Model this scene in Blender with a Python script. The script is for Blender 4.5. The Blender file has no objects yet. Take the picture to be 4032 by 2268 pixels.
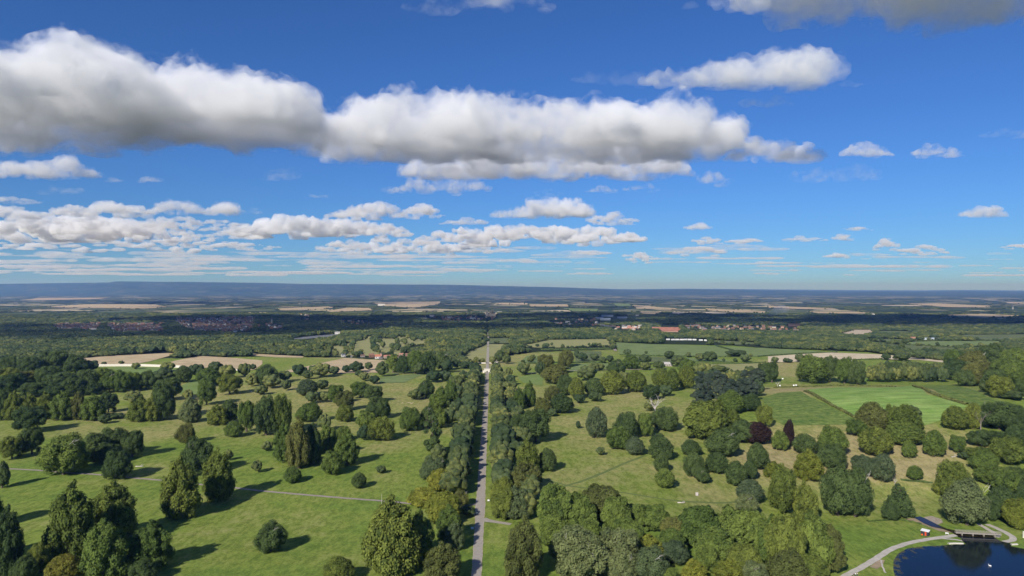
import bpy, bmesh, math, random
import numpy as np
from mathutils import Vector, noise as mnoise
from mathutils.geometry import delaunay_2d_cdt

# ------------------------------------------------------------------ camera, sky, sun, exposure
SC = bpy.context.scene
COL = SC.collection
F, CX, CY = 2800.0, 2016.0, 1134.0          # focal length and centre of the 4032 px wide photograph
CAMZ = 120.0
cam = bpy.data.cameras.new('camera'); cam.sensor_width = 36.0; cam.lens = 36.0 * F / 4032
cam.clip_start = 1.0; cam.clip_end = 120000.0
camo = bpy.data.objects.new('camera', cam); COL.objects.link(camo)
camo.location = (0, 0, CAMZ); camo.rotation_euler = (math.radians(90), 0, 0)
SC.camera = camo

SUN_EL = math.radians(32.0)
SUN_AZ = (-0.48, -0.877)                     # horizontal direction towards the sun
world = bpy.data.worlds.new('World'); SC.world = world; world.use_nodes = True
nt = world.node_tree; nt.nodes.clear()
sky = nt.nodes.new('ShaderNodeTexSky'); sky.sky_type = 'NISHITA'; sky.sun_disc = False
sky.sun_elevation = SUN_EL; sky.sun_rotation = math.atan2(SUN_AZ[0], SUN_AZ[1])
sky.altitude = 200; sky.air_density = 1.0; sky.dust_density = 0.0; sky.ozone_density = 4.0
bg = nt.nodes.new('ShaderNodeBackground'); bg.inputs['Strength'].default_value = 0.11
hs = nt.nodes.new('ShaderNodeMix'); hs.data_type = 'RGBA'; hs.blend_type = 'MULTIPLY'; hs.inputs[0].default_value = 1.0; hs.inputs[7].default_value = (.24, .435, .755, 1)
wo = nt.nodes.new('ShaderNodeOutputWorld')
nt.links.new(sky.outputs[0], hs.inputs[6]); nt.links.new(hs.outputs[2], bg.inputs[0]); nt.links.new(bg.outputs[0], wo.inputs[0])

sl = bpy.data.lights.new('sun', 'SUN'); sl.energy = 5.0; sl.angle = math.radians(0.53); sl.color = (1.0, 0.95, 0.88)
so = bpy.data.objects.new('sun', sl); COL.objects.link(so)
sdir = Vector((SUN_AZ[0] * math.cos(SUN_EL), SUN_AZ[1] * math.cos(SUN_EL), math.sin(SUN_EL)))
so.rotation_euler = sdir.to_track_quat('Z', 'Y').to_euler(); so.location = (-300, -400, 600)
vs = SC.view_settings; vs.view_transform = 'Standard'; vs.look = 'None'; vs.exposure = 0.2; vs.gamma = 1.0
cy = SC.cycles
cy.max_bounces = 18; cy.diffuse_bounces = 3; cy.glossy_bounces = 2; cy.transmission_bounces = 3; cy.volume_bounces = 12
cy.transparent_max_bounces = 16; cy.volume_max_steps = 1024; cy.volume_step_rate = 0.25; cy.use_denoising = True

# ------------------------------------------------------------------ numeric helpers
def hash3(ix, iy, iz, seed):
    n = (ix * 374761393 + iy * 668265263 + iz * 2147483647 + seed * 1274126177) & 0xffffffff
    n = ((n ^ (n >> 13)) * 1274126177) & 0xffffffff
    n = (n ^ (n >> 16)) & 0xffffffff
    return n.astype(np.float64) / 2147483648.0 - 1.0
def vnoise(p, seed=0):
    i = np.floor(p).astype(np.int64); f = p - i; u = f * f * (3 - 2 * f)
    r = 0
    for dx in (0, 1):
        for dy in (0, 1):
            for dz in (0, 1):
                w = (u[:, 0] if dx else 1 - u[:, 0]) * (u[:, 1] if dy else 1 - u[:, 1]) * (u[:, 2] if dz else 1 - u[:, 2])
                r = r + w * hash3(i[:, 0] + dx, i[:, 1] + dy, i[:, 2] + dz, seed)
    return r
def fbm(p, octs=3, seed=0):
    a, r = 1.0, 0
    for k in range(octs):
        r = r + a * vnoise(p * 2 ** k, seed + k); a *= 0.5
    return r
def n2(x, y, lam, octs=2, seed=0):
    x = np.asarray(x, float); y = np.asarray(y, float)
    return fbm(np.stack([x.ravel() / lam, y.ravel() / lam, np.full(x.size, .37)], 1), octs, seed).reshape(x.shape)
def sstep(t):
    t = np.clip(t, 0, 1); return t * t * (3 - 2 * t)

# ------------------------------------------------------------------ the lie of the land
LAKE_Z = -13.4
SKY_X = np.array([-1500, 0, 200, 430, 450, 750, 1000, 1200, 1500, 1800, 2016, 2200, 2300, 2430, 2490, 2700, 3000, 3300, 3600, 3800, 4032, 5500], float)
SKY_Y = np.array([1120, 1118, 1115, 1112, 1108, 1110, 1113, 1118, 1119, 1122, 1127, 1131, 1135, 1143, 1144, 1140, 1145, 1150, 1152, 1149, 1152, 1150], float)
def terr(x, y):
    x = np.asarray(x, float); y = np.asarray(y, float)
    r = np.hypot(x, y)
    z = -50 * sstep((r - 1050) / 2600) - 38 * sstep((r - 3600) / 9000)
    z = z + n2(x, y, 120, 2, 3) * 1.3 * (1 - sstep((r - 900) / 900)) + n2(x, y, 900, 2, 5) * 5 * sstep((r - 1200) / 1500)
    z = z + 17 * np.exp(-((x - 370) / 165) ** 2 - ((y - 690) / 120) ** 2)
    z = z + 14 * np.exp(-((x - 600) / 150) ** 2 - ((y - 660) / 170) ** 2)
    v = 19 * np.clip(2.3 * np.exp(-((x - 255) / 105) ** 2 - ((y - 335) / 110) ** 2), 0, 1)
    z = z - v
    floor = LAKE_Z - 0.2
    near = r < 900
    z = np.where(near, np.logaddexp((z - floor) * 1.5, 0) / 1.5 + floor - 0.02, z)
    az = np.where(y > 100, x / np.maximum(y, 100.0), 9.0)
    px = CX + F * np.clip(az, -1.3, 1.3)
    ys = np.interp(px, SKY_X, SKY_Y)
    top = CAMZ + (CY - ys) * 27000 / F
    ridge = (sstep((y - 20500) / 6500) * .9 + .1 * sstep((y - 25000) / 2000)) * (1 + .10 * n2(x, y, 3500, 3, 61) * (y < 26500))
    wob = n2(x, y, 2500, 3, 9) * 22 * sstep((y - 15000) / 4000) * (1 - sstep((y - 26000) / 1000))
    z = np.where(y > 15000, z + (top + 88) * ridge + wob * (top > 60), z)
    return z

def hit(px, py, lift=0.0):
    """points where the sight lines through photo pixels meet the land"""
    px = np.atleast_1d(np.asarray(px, float)); py = np.atleast_1d(np.asarray(py, float))
    dx = (px - CX) / F; dz = (CY - py) / F
    ds = np.geomspace(80, 30000, 900)
    DD = np.broadcast_to(ds, (len(px), len(ds)))
    zz = CAMZ + dz[:, None] * DD - terr(dx[:, None] * DD, DD)
    k = np.argmax(zz < 0, 1); k = np.where(zz[np.arange(len(px)), k] < 0, k, len(ds) - 1)
    a, b = ds[np.maximum(k - 1, 0)], ds[k]
    for _ in range(22):
        m = .5 * (a + b); neg = CAMZ + dz * m - terr(dx * m, m) < 0
        b = np.where(neg, m, b); a = np.where(neg, a, m)
    return np.stack([dx * b, b, terr(dx * b, b) + lift], 1)
def T(t, x, y):
    """tile coordinates of the enlarged photograph -> photo pixels"""
    s, y0 = {'B': (2.5506, 1700.0), 'M': (2.5556, 1350.0), 'F': (2.5556, 1080.0)}[t[0]]
    return 1008.0 * int(t[1]) + x / s, y0 + y / s
def pts(t, s):
    v = [tuple(map(float, q.split())) for q in s.split(';') if q.strip()]
    return np.array([T(t, *q) for q in v])

# ------------------------------------------------------------------ mesh and object helpers
def link(name, me, parent=None):
    o = bpy.data.objects.new(name, me); COL.objects.link(o)
    if parent is not None: o.parent = parent
    return o
def mesh(name, verts, faces, mats, smooth=False):
    me = bpy.data.meshes.new(name); me.from_pydata([tuple(v) for v in verts], [], [tuple(f) for f in faces])
    for m in (mats if isinstance(mats, (list, tuple)) else [mats]): me.materials.append(m)
    if smooth: me.polygons.foreach_set('use_smooth', [True] * len(me.polygons))
    me.update(); return me
def tag(o, label=None, cat=None, group=None, kind=None):
    if label: o['label'] = label
    if cat: o['category'] = cat
    if group: o['group'] = group
    if kind: o['kind'] = kind
    return o
def empty(name, loc, rz=0.0):
    o = bpy.data.objects.new(name, None); COL.objects.link(o); o.empty_display_size = 1
    o.location = loc; o.rotation_euler = (0, 0, rz); return o

class MB:
    """collects boxes, tubes and prisms into one mesh"""
    def __init__(self): self.v = []; self.f = []
    def add(self, v, f):
        n = len(self.v); self.v += [tuple(p) for p in v]; self.f += [tuple(i + n for i in q) for q in f]
    def box(self, x0, x1, y0, y1, z0, z1):
        self.add([(x0, y0, z0), (x1, y0, z0), (x1, y1, z0), (x0, y1, z0), (x0, y0, z1), (x1, y0, z1), (x1, y1, z1), (x0, y1, z1)],
                 [(0, 3, 2, 1), (4, 5, 6, 7), (0, 1, 5, 4), (1, 2, 6, 5), (2, 3, 7, 6), (3, 0, 4, 7)])
    def gable(self, x0, x1, y0, y1, z0, z1, th=0.0):
        """ridge along x"""
        ym = .5 * (y0 + y1)
        self.add([(x0, y0, z0), (x1, y0, z0), (x1, y1, z0), (x0, y1, z0), (x0, ym, z1), (x1, ym, z1)],
                 [(0, 3, 2, 1), (0, 1, 5, 4), (2, 3, 4, 5), (0, 4, 3), (1, 2, 5)])
    def hip(self, x0, x1, y0, y1, z0, z1, inset):
        ym = .5 * (y0 + y1)
        self.add([(x0, y0, z0), (x1, y0, z0), (x1, y1, z0), (x0, y1, z0), (x0 + inset, ym, z1), (x1 - inset, ym, z1)],
                 [(0, 3, 2, 1), (0, 1, 5, 4), (2, 3, 4, 5), (0, 4, 3), (1, 2, 5)])
    def tube(self, path, radii, n=7):
        rings = []
        for i, p in enumerate(path):
            p = Vector(p); a = Vector(path[max(i - 1, 0)]); b = Vector(path[min(i + 1, len(path) - 1)])
            d = (b - a).normalized() if (b - a).length > 1e-9 else Vector((0, 0, 1))
            u = d.orthogonal().normalized(); w = d.cross(u)
            rings.append([p + (u * math.cos(2 * math.pi * k / n) + w * math.sin(2 * math.pi * k / n)) * radii[i] for k in range(n)])
        v = [q for r in rings for q in r]; f = []
        for i in range(len(rings) - 1):
            for k in range(n):
                f.append((i * n + k, i * n + (k + 1) % n, (i + 1) * n + (k + 1) % n, (i + 1) * n + k))
        f.append(tuple(range(n - 1, -1, -1))); f.append(tuple((len(rings) - 1) * n + k for k in range(n)))
        self.add(v, f)
    def build(self, name, mat, parent=None, smooth=False):
        return link(name, mesh(name, self.v, self.f, mat, smooth), parent)

# ------------------------------------------------------------------ materials
def mat(name, col, rough=.85, spec=.15, var=.18, scale=.5, bump=0.0, metal=0.0):
    m = bpy.data.materials.new(name); m.use_nodes = True; nt = m.node_tree; b = nt.nodes['Principled BSDF']
    b.inputs['Roughness'].default_value = rough; b.inputs['Specular IOR Level'].default_value = spec; b.inputs['Metallic'].default_value = metal
    g = nt.nodes.new('ShaderNodeNewGeometry'); t = nt.nodes.new('ShaderNodeTexNoise'); t.inputs['Scale'].default_value = scale; t.inputs['Detail'].default_value = 4
    nt.links.new(g.outputs['Position'], t.inputs['Vector'])
    mr = nt.nodes.new('ShaderNodeMapRange'); mr.inputs[1].default_value = .3; mr.inputs[2].default_value = .7; mr.inputs[3].default_value = 1 - var; mr.inputs[4].default_value = 1 + var
    nt.links.new(t.outputs[0], mr.inputs[0])
    mx = nt.nodes.new('ShaderNodeMix'); mx.data_type = 'RGBA'; mx.blend_type = 'MULTIPLY'; mx.inputs[0].default_value = 1
    mx.inputs[6].default_value = (*col, 1); nt.links.new(mr.outputs[0], mx.inputs[7]); nt.links.new(mx.outputs[2], b.inputs['Base Color'])
    return m
def N(nt, typ, **kw):
    n = nt.nodes.new(typ)
    for k, v in kw.items(): setattr(n, k, v)
    return n
def noise_node(nt, vec, scale, detail=3, rough=.5, stretch=None):
    if stretch:
        mp = N(nt, 'ShaderNodeMapping'); mp.inputs['Scale'].default_value = stretch[:3]
        if len(stretch) > 3: mp.inputs['Rotation'].default_value = (0, 0, stretch[3])
        nt.links.new(vec, mp.inputs['Vector']); vec = mp.outputs[0]
    t = N(nt, 'ShaderNodeTexNoise'); t.inputs['Scale'].default_value = scale; t.inputs['Detail'].default_value = detail; t.inputs['Roughness'].default_value = rough
    nt.links.new(vec, t.inputs['Vector']); return t.outputs[0]
def rng_node(nt, val, a, b, c, d):
    mr = N(nt, 'ShaderNodeMapRange'); nt.links.new(val, mr.inputs[0])
    for i, q in enumerate((a, b, c, d)): mr.inputs[1 + i].default_value = q
    return mr.outputs[0]
def mixc(nt, fac, a, b, blend='MIX'):
    mx = N(nt, 'ShaderNodeMix', data_type='RGBA', blend_type=blend)
    for s, q in ((0, fac), (6, a), (7, b)):
        if hasattr(q, 'is_output'): nt.links.new(q, mx.inputs[s])
        elif isinstance(q, (int, float)): mx.inputs[s].default_value = q if s == 0 else (q, q, q, 1)
        else: mx.inputs[s].default_value = (*q, 1)
    return mx.outputs[2]
def mathn(nt, op, a, b=0.0):
    m = N(nt, 'ShaderNodeMath', operation=op)
    for s, q in ((0, a), (1, b)):
        if hasattr(q, 'is_output'): nt.links.new(q, m.inputs[s])
        else: m.inputs[s].default_value = q
    return m.outputs[0]

GREEN = (.098, .150, .036); STRAW = (.27, .235, .115)
def grass_material():
    m = bpy.data.materials.new('parkland_grass'); m.use_nodes = True; nt = m.node_tree; b = nt.nodes['Principled BSDF']
    b.inputs['Roughness'].default_value = 1; b.inputs['Specular IOR Level'].default_value = 0.05
    P = N(nt, 'ShaderNodeNewGeometry').outputs['Position']
    dry = N(nt, 'ShaderNodeAttribute', attribute_name='dry').outputs['Fac']
    far = N(nt, 'ShaderNodeAttribute', attribute_name='far').outputs['Fac']
    big = noise_node(nt, P, 1 / 55., 5, .62); mid = noise_node(nt, P, 1 / 9., 4, .65); fine = noise_node(nt, P, 1 / 1.3, 3, .7)
    tuft = noise_node(nt, P, 1 / 3.5, 5, .75, (1, .45, 1))
    d = mathn(nt, 'ADD', dry, rng_node(nt, big, .3, .7, -.28, .28)); d = mathn(nt, 'ADD', d, rng_node(nt, mid, .3, .7, -.12, .12))
    d = mathn(nt, 'ADD', d, rng_node(nt, tuft, .35, .65, -.14, .14))
    ramp = N(nt, 'ShaderNodeValToRGB'); nt.links.new(d, ramp.inputs[0])
    e = ramp.color_ramp.elements; e[0].position = 0; e[0].color = (.140, .210, .038, 1); e[1].position = 1; e[1].color = (.335, .285, .135, 1)
    for p, c in ((.3, (.185, .235, .046)), (.55, (.250, .260, .082)), (.78, (.300, .278, .105))):
        q = e.new(p); q.color = (*c, 1)
    c = mixc(nt, 1.0, ramp.outputs[0], mixc(nt, rng_node(nt, tuft, .38, .55, 0, 1), (.74, .74, .74), (1.04, 1.04, 1.04)), 'MULTIPLY')
    c = mixc(nt, 1.0, c, mixc(nt, rng_node(nt, fine, .3, .7, 0, 1), (.8, .8, .8), (1.2, 1.2, 1.2)), 'MULTIPLY')
    # distant farmland: a patchwork of fields, each of one crop
    vo = N(nt, 'ShaderNodeTexVoronoi', feature='F1'); vo.inputs['Scale'].default_value = 1 / 330.; vo.inputs['Randomness'].default_value = 1.0
    nt.links.new(P, vo.inputs['Vector'])
    sep = N(nt, 'ShaderNodeSeparateColor'); nt.links.new(vo.outputs['Color'], sep.inputs[0])
    fr = N(nt, 'ShaderNodeValToRGB'); fr.color_ramp.interpolation = 'CONSTANT'; nt.links.new(sep.outputs[0], fr.inputs[0])
    e = fr.color_ramp.elements; e[0].position = 0; e[0].color = (.045, .065, .030, 1); e[1].position = .92; e[1].color = (.60, .50, .36, 1)
    for p, q in ((.26, (.09, .125, .055)), (.40, (.06, .085, .035)), (.46, (.11, .135, .065)), (.60, (.46, .39, .24)), (.80, (.13, .15, .08))):
        k = e.new(p); k.color = (*q, 1)
    ve = N(nt, 'ShaderNodeTexVoronoi', feature='DISTANCE_TO_EDGE'); ve.inputs['Scale'].default_value = 1 / 330.; ve.inputs['Randomness'].default_value = 1.0; nt.links.new(P, ve.inputs['Vector'])
    wood = noise_node(nt, P, 1 / 1100., 5, .65)
    fc = mixc(nt, rng_node(nt, wood, .56, .59, 0, 1), fr.outputs[0], (.035, .052, .026))
    fc = mixc(nt, rng_node(nt, ve.outputs['Distance'], .03, .07, 1, 0), fc, (.035, .05, .026))
    fc = mixc(nt, N(nt, 'ShaderNodeAttribute', attribute_name='remote').outputs['Fac'], fc, (.032, .060, .036))
    c = mixc(nt, far, c, fc)
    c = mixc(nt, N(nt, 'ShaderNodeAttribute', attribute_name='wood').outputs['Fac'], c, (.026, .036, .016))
    nt.links.new(c, b.inputs['Base Color'])
    bp = N(nt, 'ShaderNodeBump'); bp.inputs['Strength'].default_value = .55; bp.inputs['Distance'].default_value = .5
    nt.links.new(tuft, bp.inputs['Height']); nt.links.new(bp.outputs[0], b.inputs['Normal'])
    return m
def field_material(name, a, bcol, lam=14., rows=0.0, ang=0.0, var=.5):
    m = bpy.data.materials.new(name); m.use_nodes = True; nt = m.node_tree; b = nt.nodes['Principled BSDF']
    b.inputs['Roughness'].default_value = 1; b.inputs['Specular IOR Level'].default_value = 0.05
    P = N(nt, 'ShaderNodeNewGeometry').outputs['Position']
    n1 = noise_node(nt, P, 1 / lam, 5, .6); f = rng_node(nt, n1, .5 - var / 2, .5 + var / 2, 0, 1)
    c = mixc(nt, f, a, bcol)
    if rows:
        st = noise_node(nt, P, 1.0, 3, .6, (1 / 40., 1 / rows, .01, ang))
        c = mixc(nt, 1.0, c, mixc(nt, rng_node(nt, st, .35, .65, 0, 1), (.74, .74, .74), (1.15, 1.15, 1.15)), 'MULTIPLY')
    fn = noise_node(nt, P, 1 / 2.2, 4, .7)
    c = mixc(nt, 1.0, c, mixc(nt, rng_node(nt, fn, .3, .7, 0, 1), (.85, .85, .85), (1.12, 1.12, 1.12)), 'MULTIPLY')
    nt.links.new(c, b.inputs['Base Color']); return m
def foliage_material(name, a, b_, trans=.18):
    m = bpy.data.materials.new(name); m.use_nodes = True; nt = m.node_tree; nt.nodes.clear()
    o = N(nt, 'ShaderNodeOutputMaterial')
    rnd = N(nt, 'ShaderNodeAttribute', attribute_name='rnd').outputs['Fac']
    oi = N(nt, 'ShaderNodeObjectInfo').outputs['Random']
    P = N(nt, 'ShaderNodeNewGeometry').outputs['Position']
    n1 = noise_node(nt, P, 1 / 3.0, 3, .6)
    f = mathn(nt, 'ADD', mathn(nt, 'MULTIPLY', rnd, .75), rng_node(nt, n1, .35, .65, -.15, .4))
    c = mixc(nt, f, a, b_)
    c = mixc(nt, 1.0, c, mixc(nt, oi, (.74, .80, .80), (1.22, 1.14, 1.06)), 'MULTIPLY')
    d = N(nt, 'ShaderNodeBsdfPrincipled'); d.inputs['Roughness'].default_value = .75; d.inputs['Specular IOR Level'].default_value = .12
    t = N(nt, 'ShaderNodeBsdfTranslucent'); mx = N(nt, 'ShaderNodeMixShader'); mx.inputs[0].default_value = trans
    nt.links.new(c, d.inputs['Base Color']); nt.links.new(mixc(nt, 1.0, c, (1.1, 1.25, .6), 'MULTIPLY'), t.inputs['Color'])
    nt.links.new(d.outputs[0], mx.inputs[1]); nt.links.new(t.outputs[0], mx.inputs[2]); nt.links.new(mx.outputs[0], o.inputs['Surface'])
    return m
FOL = {
    'dk': foliage_material('dark_foliage', (.028, .048, .016), (.108, .156, .052)),
    'bl': foliage_material('bluish_foliage', (.032, .054, .026), (.120, .160, .080)),
    'gr': foliage_material('green_foliage', (.040, .068, .018), (.160, .218, .050)),
    'ol': foliage_material('olive_foliage', (.044, .066, .016), (.190, .228, .048)),
    'br': foliage_material('brownish_foliage', (.046, .058, .018), (.170, .184, .054)),
    'pl': foliage_material('pale_foliage', (.060, .085, .034), (.178, .215, .092)),
    'ye': foliage_material('yellow_foliage', (.070, .092, .014), (.245, .262, .046)),
    'cp': foliage_material('copper_foliage', (.018, .012, .011), (.052, .030, .026)),
    'go': foliage_material('golden_foliage', (.130, .122, .020), (.300, .270, .052)),
    'pn': foliage_material('pine_foliage', (.028, .048, .034), (.085, .112, .080)),
}
FOLWORD = {'dk': 'dark green', 'bl': 'blue-green', 'gr': 'green', 'ol': 'olive green', 'br': 'brownish green', 'pl': 'pale grey-green',
           'ye': 'yellow-green', 'cp': 'copper red', 'go': 'golden yellow', 'pn': 'blue-green'}
BARK = mat('bark', (.11, .085, .065), scale=2.0)
GREYWOOD = mat('grey_deadwood', (.24, .21, .18), scale=1.5)
DEADWOOD = mat('bleached_wood', (.55, .50, .46), scale=1.5)

# ------------------------------------------------------------------ the ground
ang = np.concatenate([np.arange(-48, 48.01, .32), np.arange(52, 308, 6.0)])
ang = np.radians(ang); na = len(ang)
rad = np.geomspace(70, 62000, 620); nr = len(rad)
A, R = np.meshgrid(ang, rad)
gx = (R * np.sin(A)).ravel(); gy = (R * np.cos(A)).ravel(); gz = terr(gx, gy)
gv = np.vstack([np.stack([gx, gy, gz], 1), [[0, 0, float(terr(0., 0.))]]])
idx = np.arange(nr * na).reshape(nr, na)
q = np.stack([idx[:-1], idx[1:], np.roll(idx, -1, 1)[1:], np.roll(idx, -1, 1)[:-1]], -1).reshape(-1, 4)
gf = [tuple(t[::-1]) for t in q.tolist()] + [(nr * na, idx[0, (k + 1) % na], idx[0, k]) for k in range(na)]
GRASS = grass_material()
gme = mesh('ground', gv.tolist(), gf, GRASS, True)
# how dry the turf is: grass that is straw coloured on the rise, lush in the hollow
px = CX + F * np.where(gv[:, 1] > 20, gv[:, 0] / np.maximum(gv[:, 1], 20), 0); py = CY + F * (CAMZ - gv[:, 2]) / np.maximum(gv[:, 1], 20)
dry = np.full(len(gv), .22)
def blob(x, y, sx, sy, val):
    global dry
    w = np.exp(-((px - x) / sx) ** 2 - ((py - y) / sy) ** 2); w = np.clip(w * 1.6, 0, 1)
    dry = dry * (1 - w) + val * w
blob(1250, 1560, 700, 75, .64); blob(600, 1640, 600, 35, .52); blob(900, 1700, 900, 28, .52)
blob(2450, 1680, 330, 130, .54); blob(2500, 1900, 420, 90, .46); blob(2350, 1580, 280, 60, .55); blob(2800, 1980, 200, 60, .56)
blob(3450, 1800, 360, 120, 1.0); blob(3050, 1800, 130, 80, 1.0); blob(3560, 1960, 130, 45, .55); blob(3450, 2110, 200, 60, .08)
blob(3300, 1540, 420, 18, .85); blob(3100, 1450, 90, 40, .80); blob(1700, 1390, 500, 40, .70); blob(1950, 1400, 110, 55, .68)
blob(1750, 1640, 60, 60, .55); blob(1450, 1760, 150, 30, .40); blob(750, 2000, 700, 60, .28)
rr = np.hypot(gv[:, 0], gv[:, 1])
far = sstep((rr - 2600) / 1500)
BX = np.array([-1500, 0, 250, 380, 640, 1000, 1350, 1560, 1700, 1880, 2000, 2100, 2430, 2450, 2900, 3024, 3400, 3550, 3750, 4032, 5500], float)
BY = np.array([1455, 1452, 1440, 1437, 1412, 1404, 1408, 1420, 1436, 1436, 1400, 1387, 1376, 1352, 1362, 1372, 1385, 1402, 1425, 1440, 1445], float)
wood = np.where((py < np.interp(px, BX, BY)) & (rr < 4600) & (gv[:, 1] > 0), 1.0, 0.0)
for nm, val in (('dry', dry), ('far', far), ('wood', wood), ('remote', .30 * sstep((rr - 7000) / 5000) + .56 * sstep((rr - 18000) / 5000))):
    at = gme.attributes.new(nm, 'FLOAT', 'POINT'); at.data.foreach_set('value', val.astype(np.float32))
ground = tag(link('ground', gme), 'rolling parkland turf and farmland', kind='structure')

def sheet(name, poly, material, label, step=None, lift=None, world_poly=False):
    """a field, path or pool draped over the land"""
    P = np.asarray(poly, float) if world_poly else hit(np.asarray(poly)[:, 0], np.asarray(poly)[:, 1])
    P = P[:, :2]
    D = float(np.hypot(P[:, 0], P[:, 1]).mean())
    step = step or max(4.0, D * .012)
    ring = []
    for i in range(len(P)):
        a, b = P[i], P[(i + 1) % len(P)]; n = max(1, int(np.hypot(*(b - a)) / step))
        ring += [a + (b - a) * k / n for k in range(n)]
    ring = np.array(ring)
    lo, hi = ring.min(0), ring.max(0)
    gx, gy = np.meshgrid(np.arange(lo[0] + step / 2, hi[0], step), np.arange(lo[1] + step / 2, hi[1], step))
    pts_ = np.stack([gx.ravel(), gy.ravel()], 1); pts_ = pts_[inpoly(pts_, ring, step * .35)]
    allv = [Vector(v) for v in np.vstack([ring, pts_]).tolist()]
    o_v, _, o_f, *_ = delaunay_2d_cdt(allv, [], [list(range(len(ring)))], 1, 1e-4)
    xy = np.array([(v.x, v.y) for v in o_v]); z = terr(xy[:, 0], xy[:, 1]) + (lift if lift is not None else .06 + max(0, D - 300) * .00035)
    fs = []
    for f in o_f:
        a, b, c = (xy[i] for i in f[:3])
        fs.append(f if (b[0] - a[0]) * (c[1] - a[1]) - (b[1] - a[1]) * (c[0] - a[0]) > 0 else f[::-1])
    o = link(name, mesh(name, np.column_stack([xy, z]).tolist(), fs, material, True))
    return tag(o, label, kind='structure')
def inpoly(p, poly, margin=0.0):
    x, y = p[:, 0], p[:, 1]; ins = np.zeros(len(p), bool); dmin = np.full(len(p), 1e18)
    for i in range(len(poly)):
        (x1, y1), (x2, y2) = poly[i], poly[(i + 1) % len(poly)]
        c = ((y1 > y) != (y2 > y)) & (x < (x2 - x1) * (y - y1) / (y2 - y1 + 1e-12) + x1); ins ^= c
        if margin:
            L = (x2 - x1) ** 2 + (y2 - y1) ** 2 + 1e-12; t = np.clip(((x - x1) * (x2 - x1) + (y - y1) * (y2 - y1)) / L, 0, 1)
            dmin = np.minimum(dmin, (x - x1 - t * (x2 - x1)) ** 2 + (y - y1 - t * (y2 - y1)) ** 2)
    return ins & (dmin > margin * margin) if margin else ins
def ribbon(name, line, width, material, label, lift=.1, step=4.0, world_line=False, kind='structure'):
    P = np.asarray(line, float)[:, :2] if world_line else hit(np.asarray(line)[:, 0], np.asarray(line)[:, 1])[:, :2]
    wd = np.full(len(P), width, float) if np.isscalar(width) else np.asarray(width, float)
    s = np.r_[0, np.cumsum(np.hypot(*np.diff(P, axis=0).T))]; t = np.arange(0, s[-1] + step * .5, step); t[-1] = s[-1]
    # rounded corners
    c = np.stack([np.interp(t, s, P[:, 0]), np.interp(t, s, P[:, 1])], 1); w = np.interp(t, s, wd)
    for _ in range(3):
        c[1:-1] = .25 * c[:-2] + .5 * c[1:-1] + .25 * c[2:]
    d = np.gradient(c, axis=0); d /= np.hypot(d[:, 0], d[:, 1])[:, None]; nrm = np.stack([-d[:, 1], d[:, 0]], 1)
    v, f = [], []; K = 4
    for i in range(len(c)):
        jl = .12 * math.sin(i * 1.7 + width if np.isscalar(width) else i * 1.7)
        for k in range(K + 1):
            p = c[i] + nrm[i] * (w[i] * (.5 - k / K) + jl * (k in (0, K)))
            v.append((p[0], p[1], float(terr(p[0], p[1])) + lift))
    for i in range(len(c) - 1):
        for k in range(K):
            f.append((i * (K + 1) + k, i * (K + 1) + k + 1, (i + 1) * (K + 1) + k + 1, (i + 1) * (K + 1) + k))
    return tag(link(name, mesh(name, v, f, material, True)), label, kind=kind)

# fields -----------------------------------------------------------
STUB = field_material('stubble', (.44, .335, .195), (.54, .43, .275), 25, rows=5, ang=.5)
PALE = field_material('pale_stubble', (.52, .43, .29), (.62, .53, .37), 30, rows=6, ang=-.2)
LUSH = field_material('pasture', (.145, .20, .07), (.20, .25, .10), 30, rows=6, ang=.2)
DULL = field_material('dull_pasture', (.10, .135, .055), (.15, .165, .075), 40)
BRIGHT = field_material('bright_meadow', (.135, .205, .055), (.20, .255, .09), 25)
HILLG = field_material('hill_pasture', (.150, .262, .052), (.265, .360, .105), 22, rows=4, ang=-.35, var=.4)
MAIZE = field_material('maize', (.07, .13, .03), (.20, .25, .065), 5, rows=2.2, ang=-.75, var=.35)
STRAWG = field_material('dry_park', (.225, .235, .095), (.315, .30, .14), 18)
SOIL = field_material('bare_soil', (.40, .32, .23), (.50, .42, .31), 20)
CLEAR = []     # ground polygons kept free of woodland
def field(tile, s, m, name, label, clear=True):
    p = pts(tile, s); w = hit(p[:, 0], p[:, 1])
    if clear: CLEAR.append(w[:, :2])
    return sheet(name, w, m, label, world_poly=True)
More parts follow.
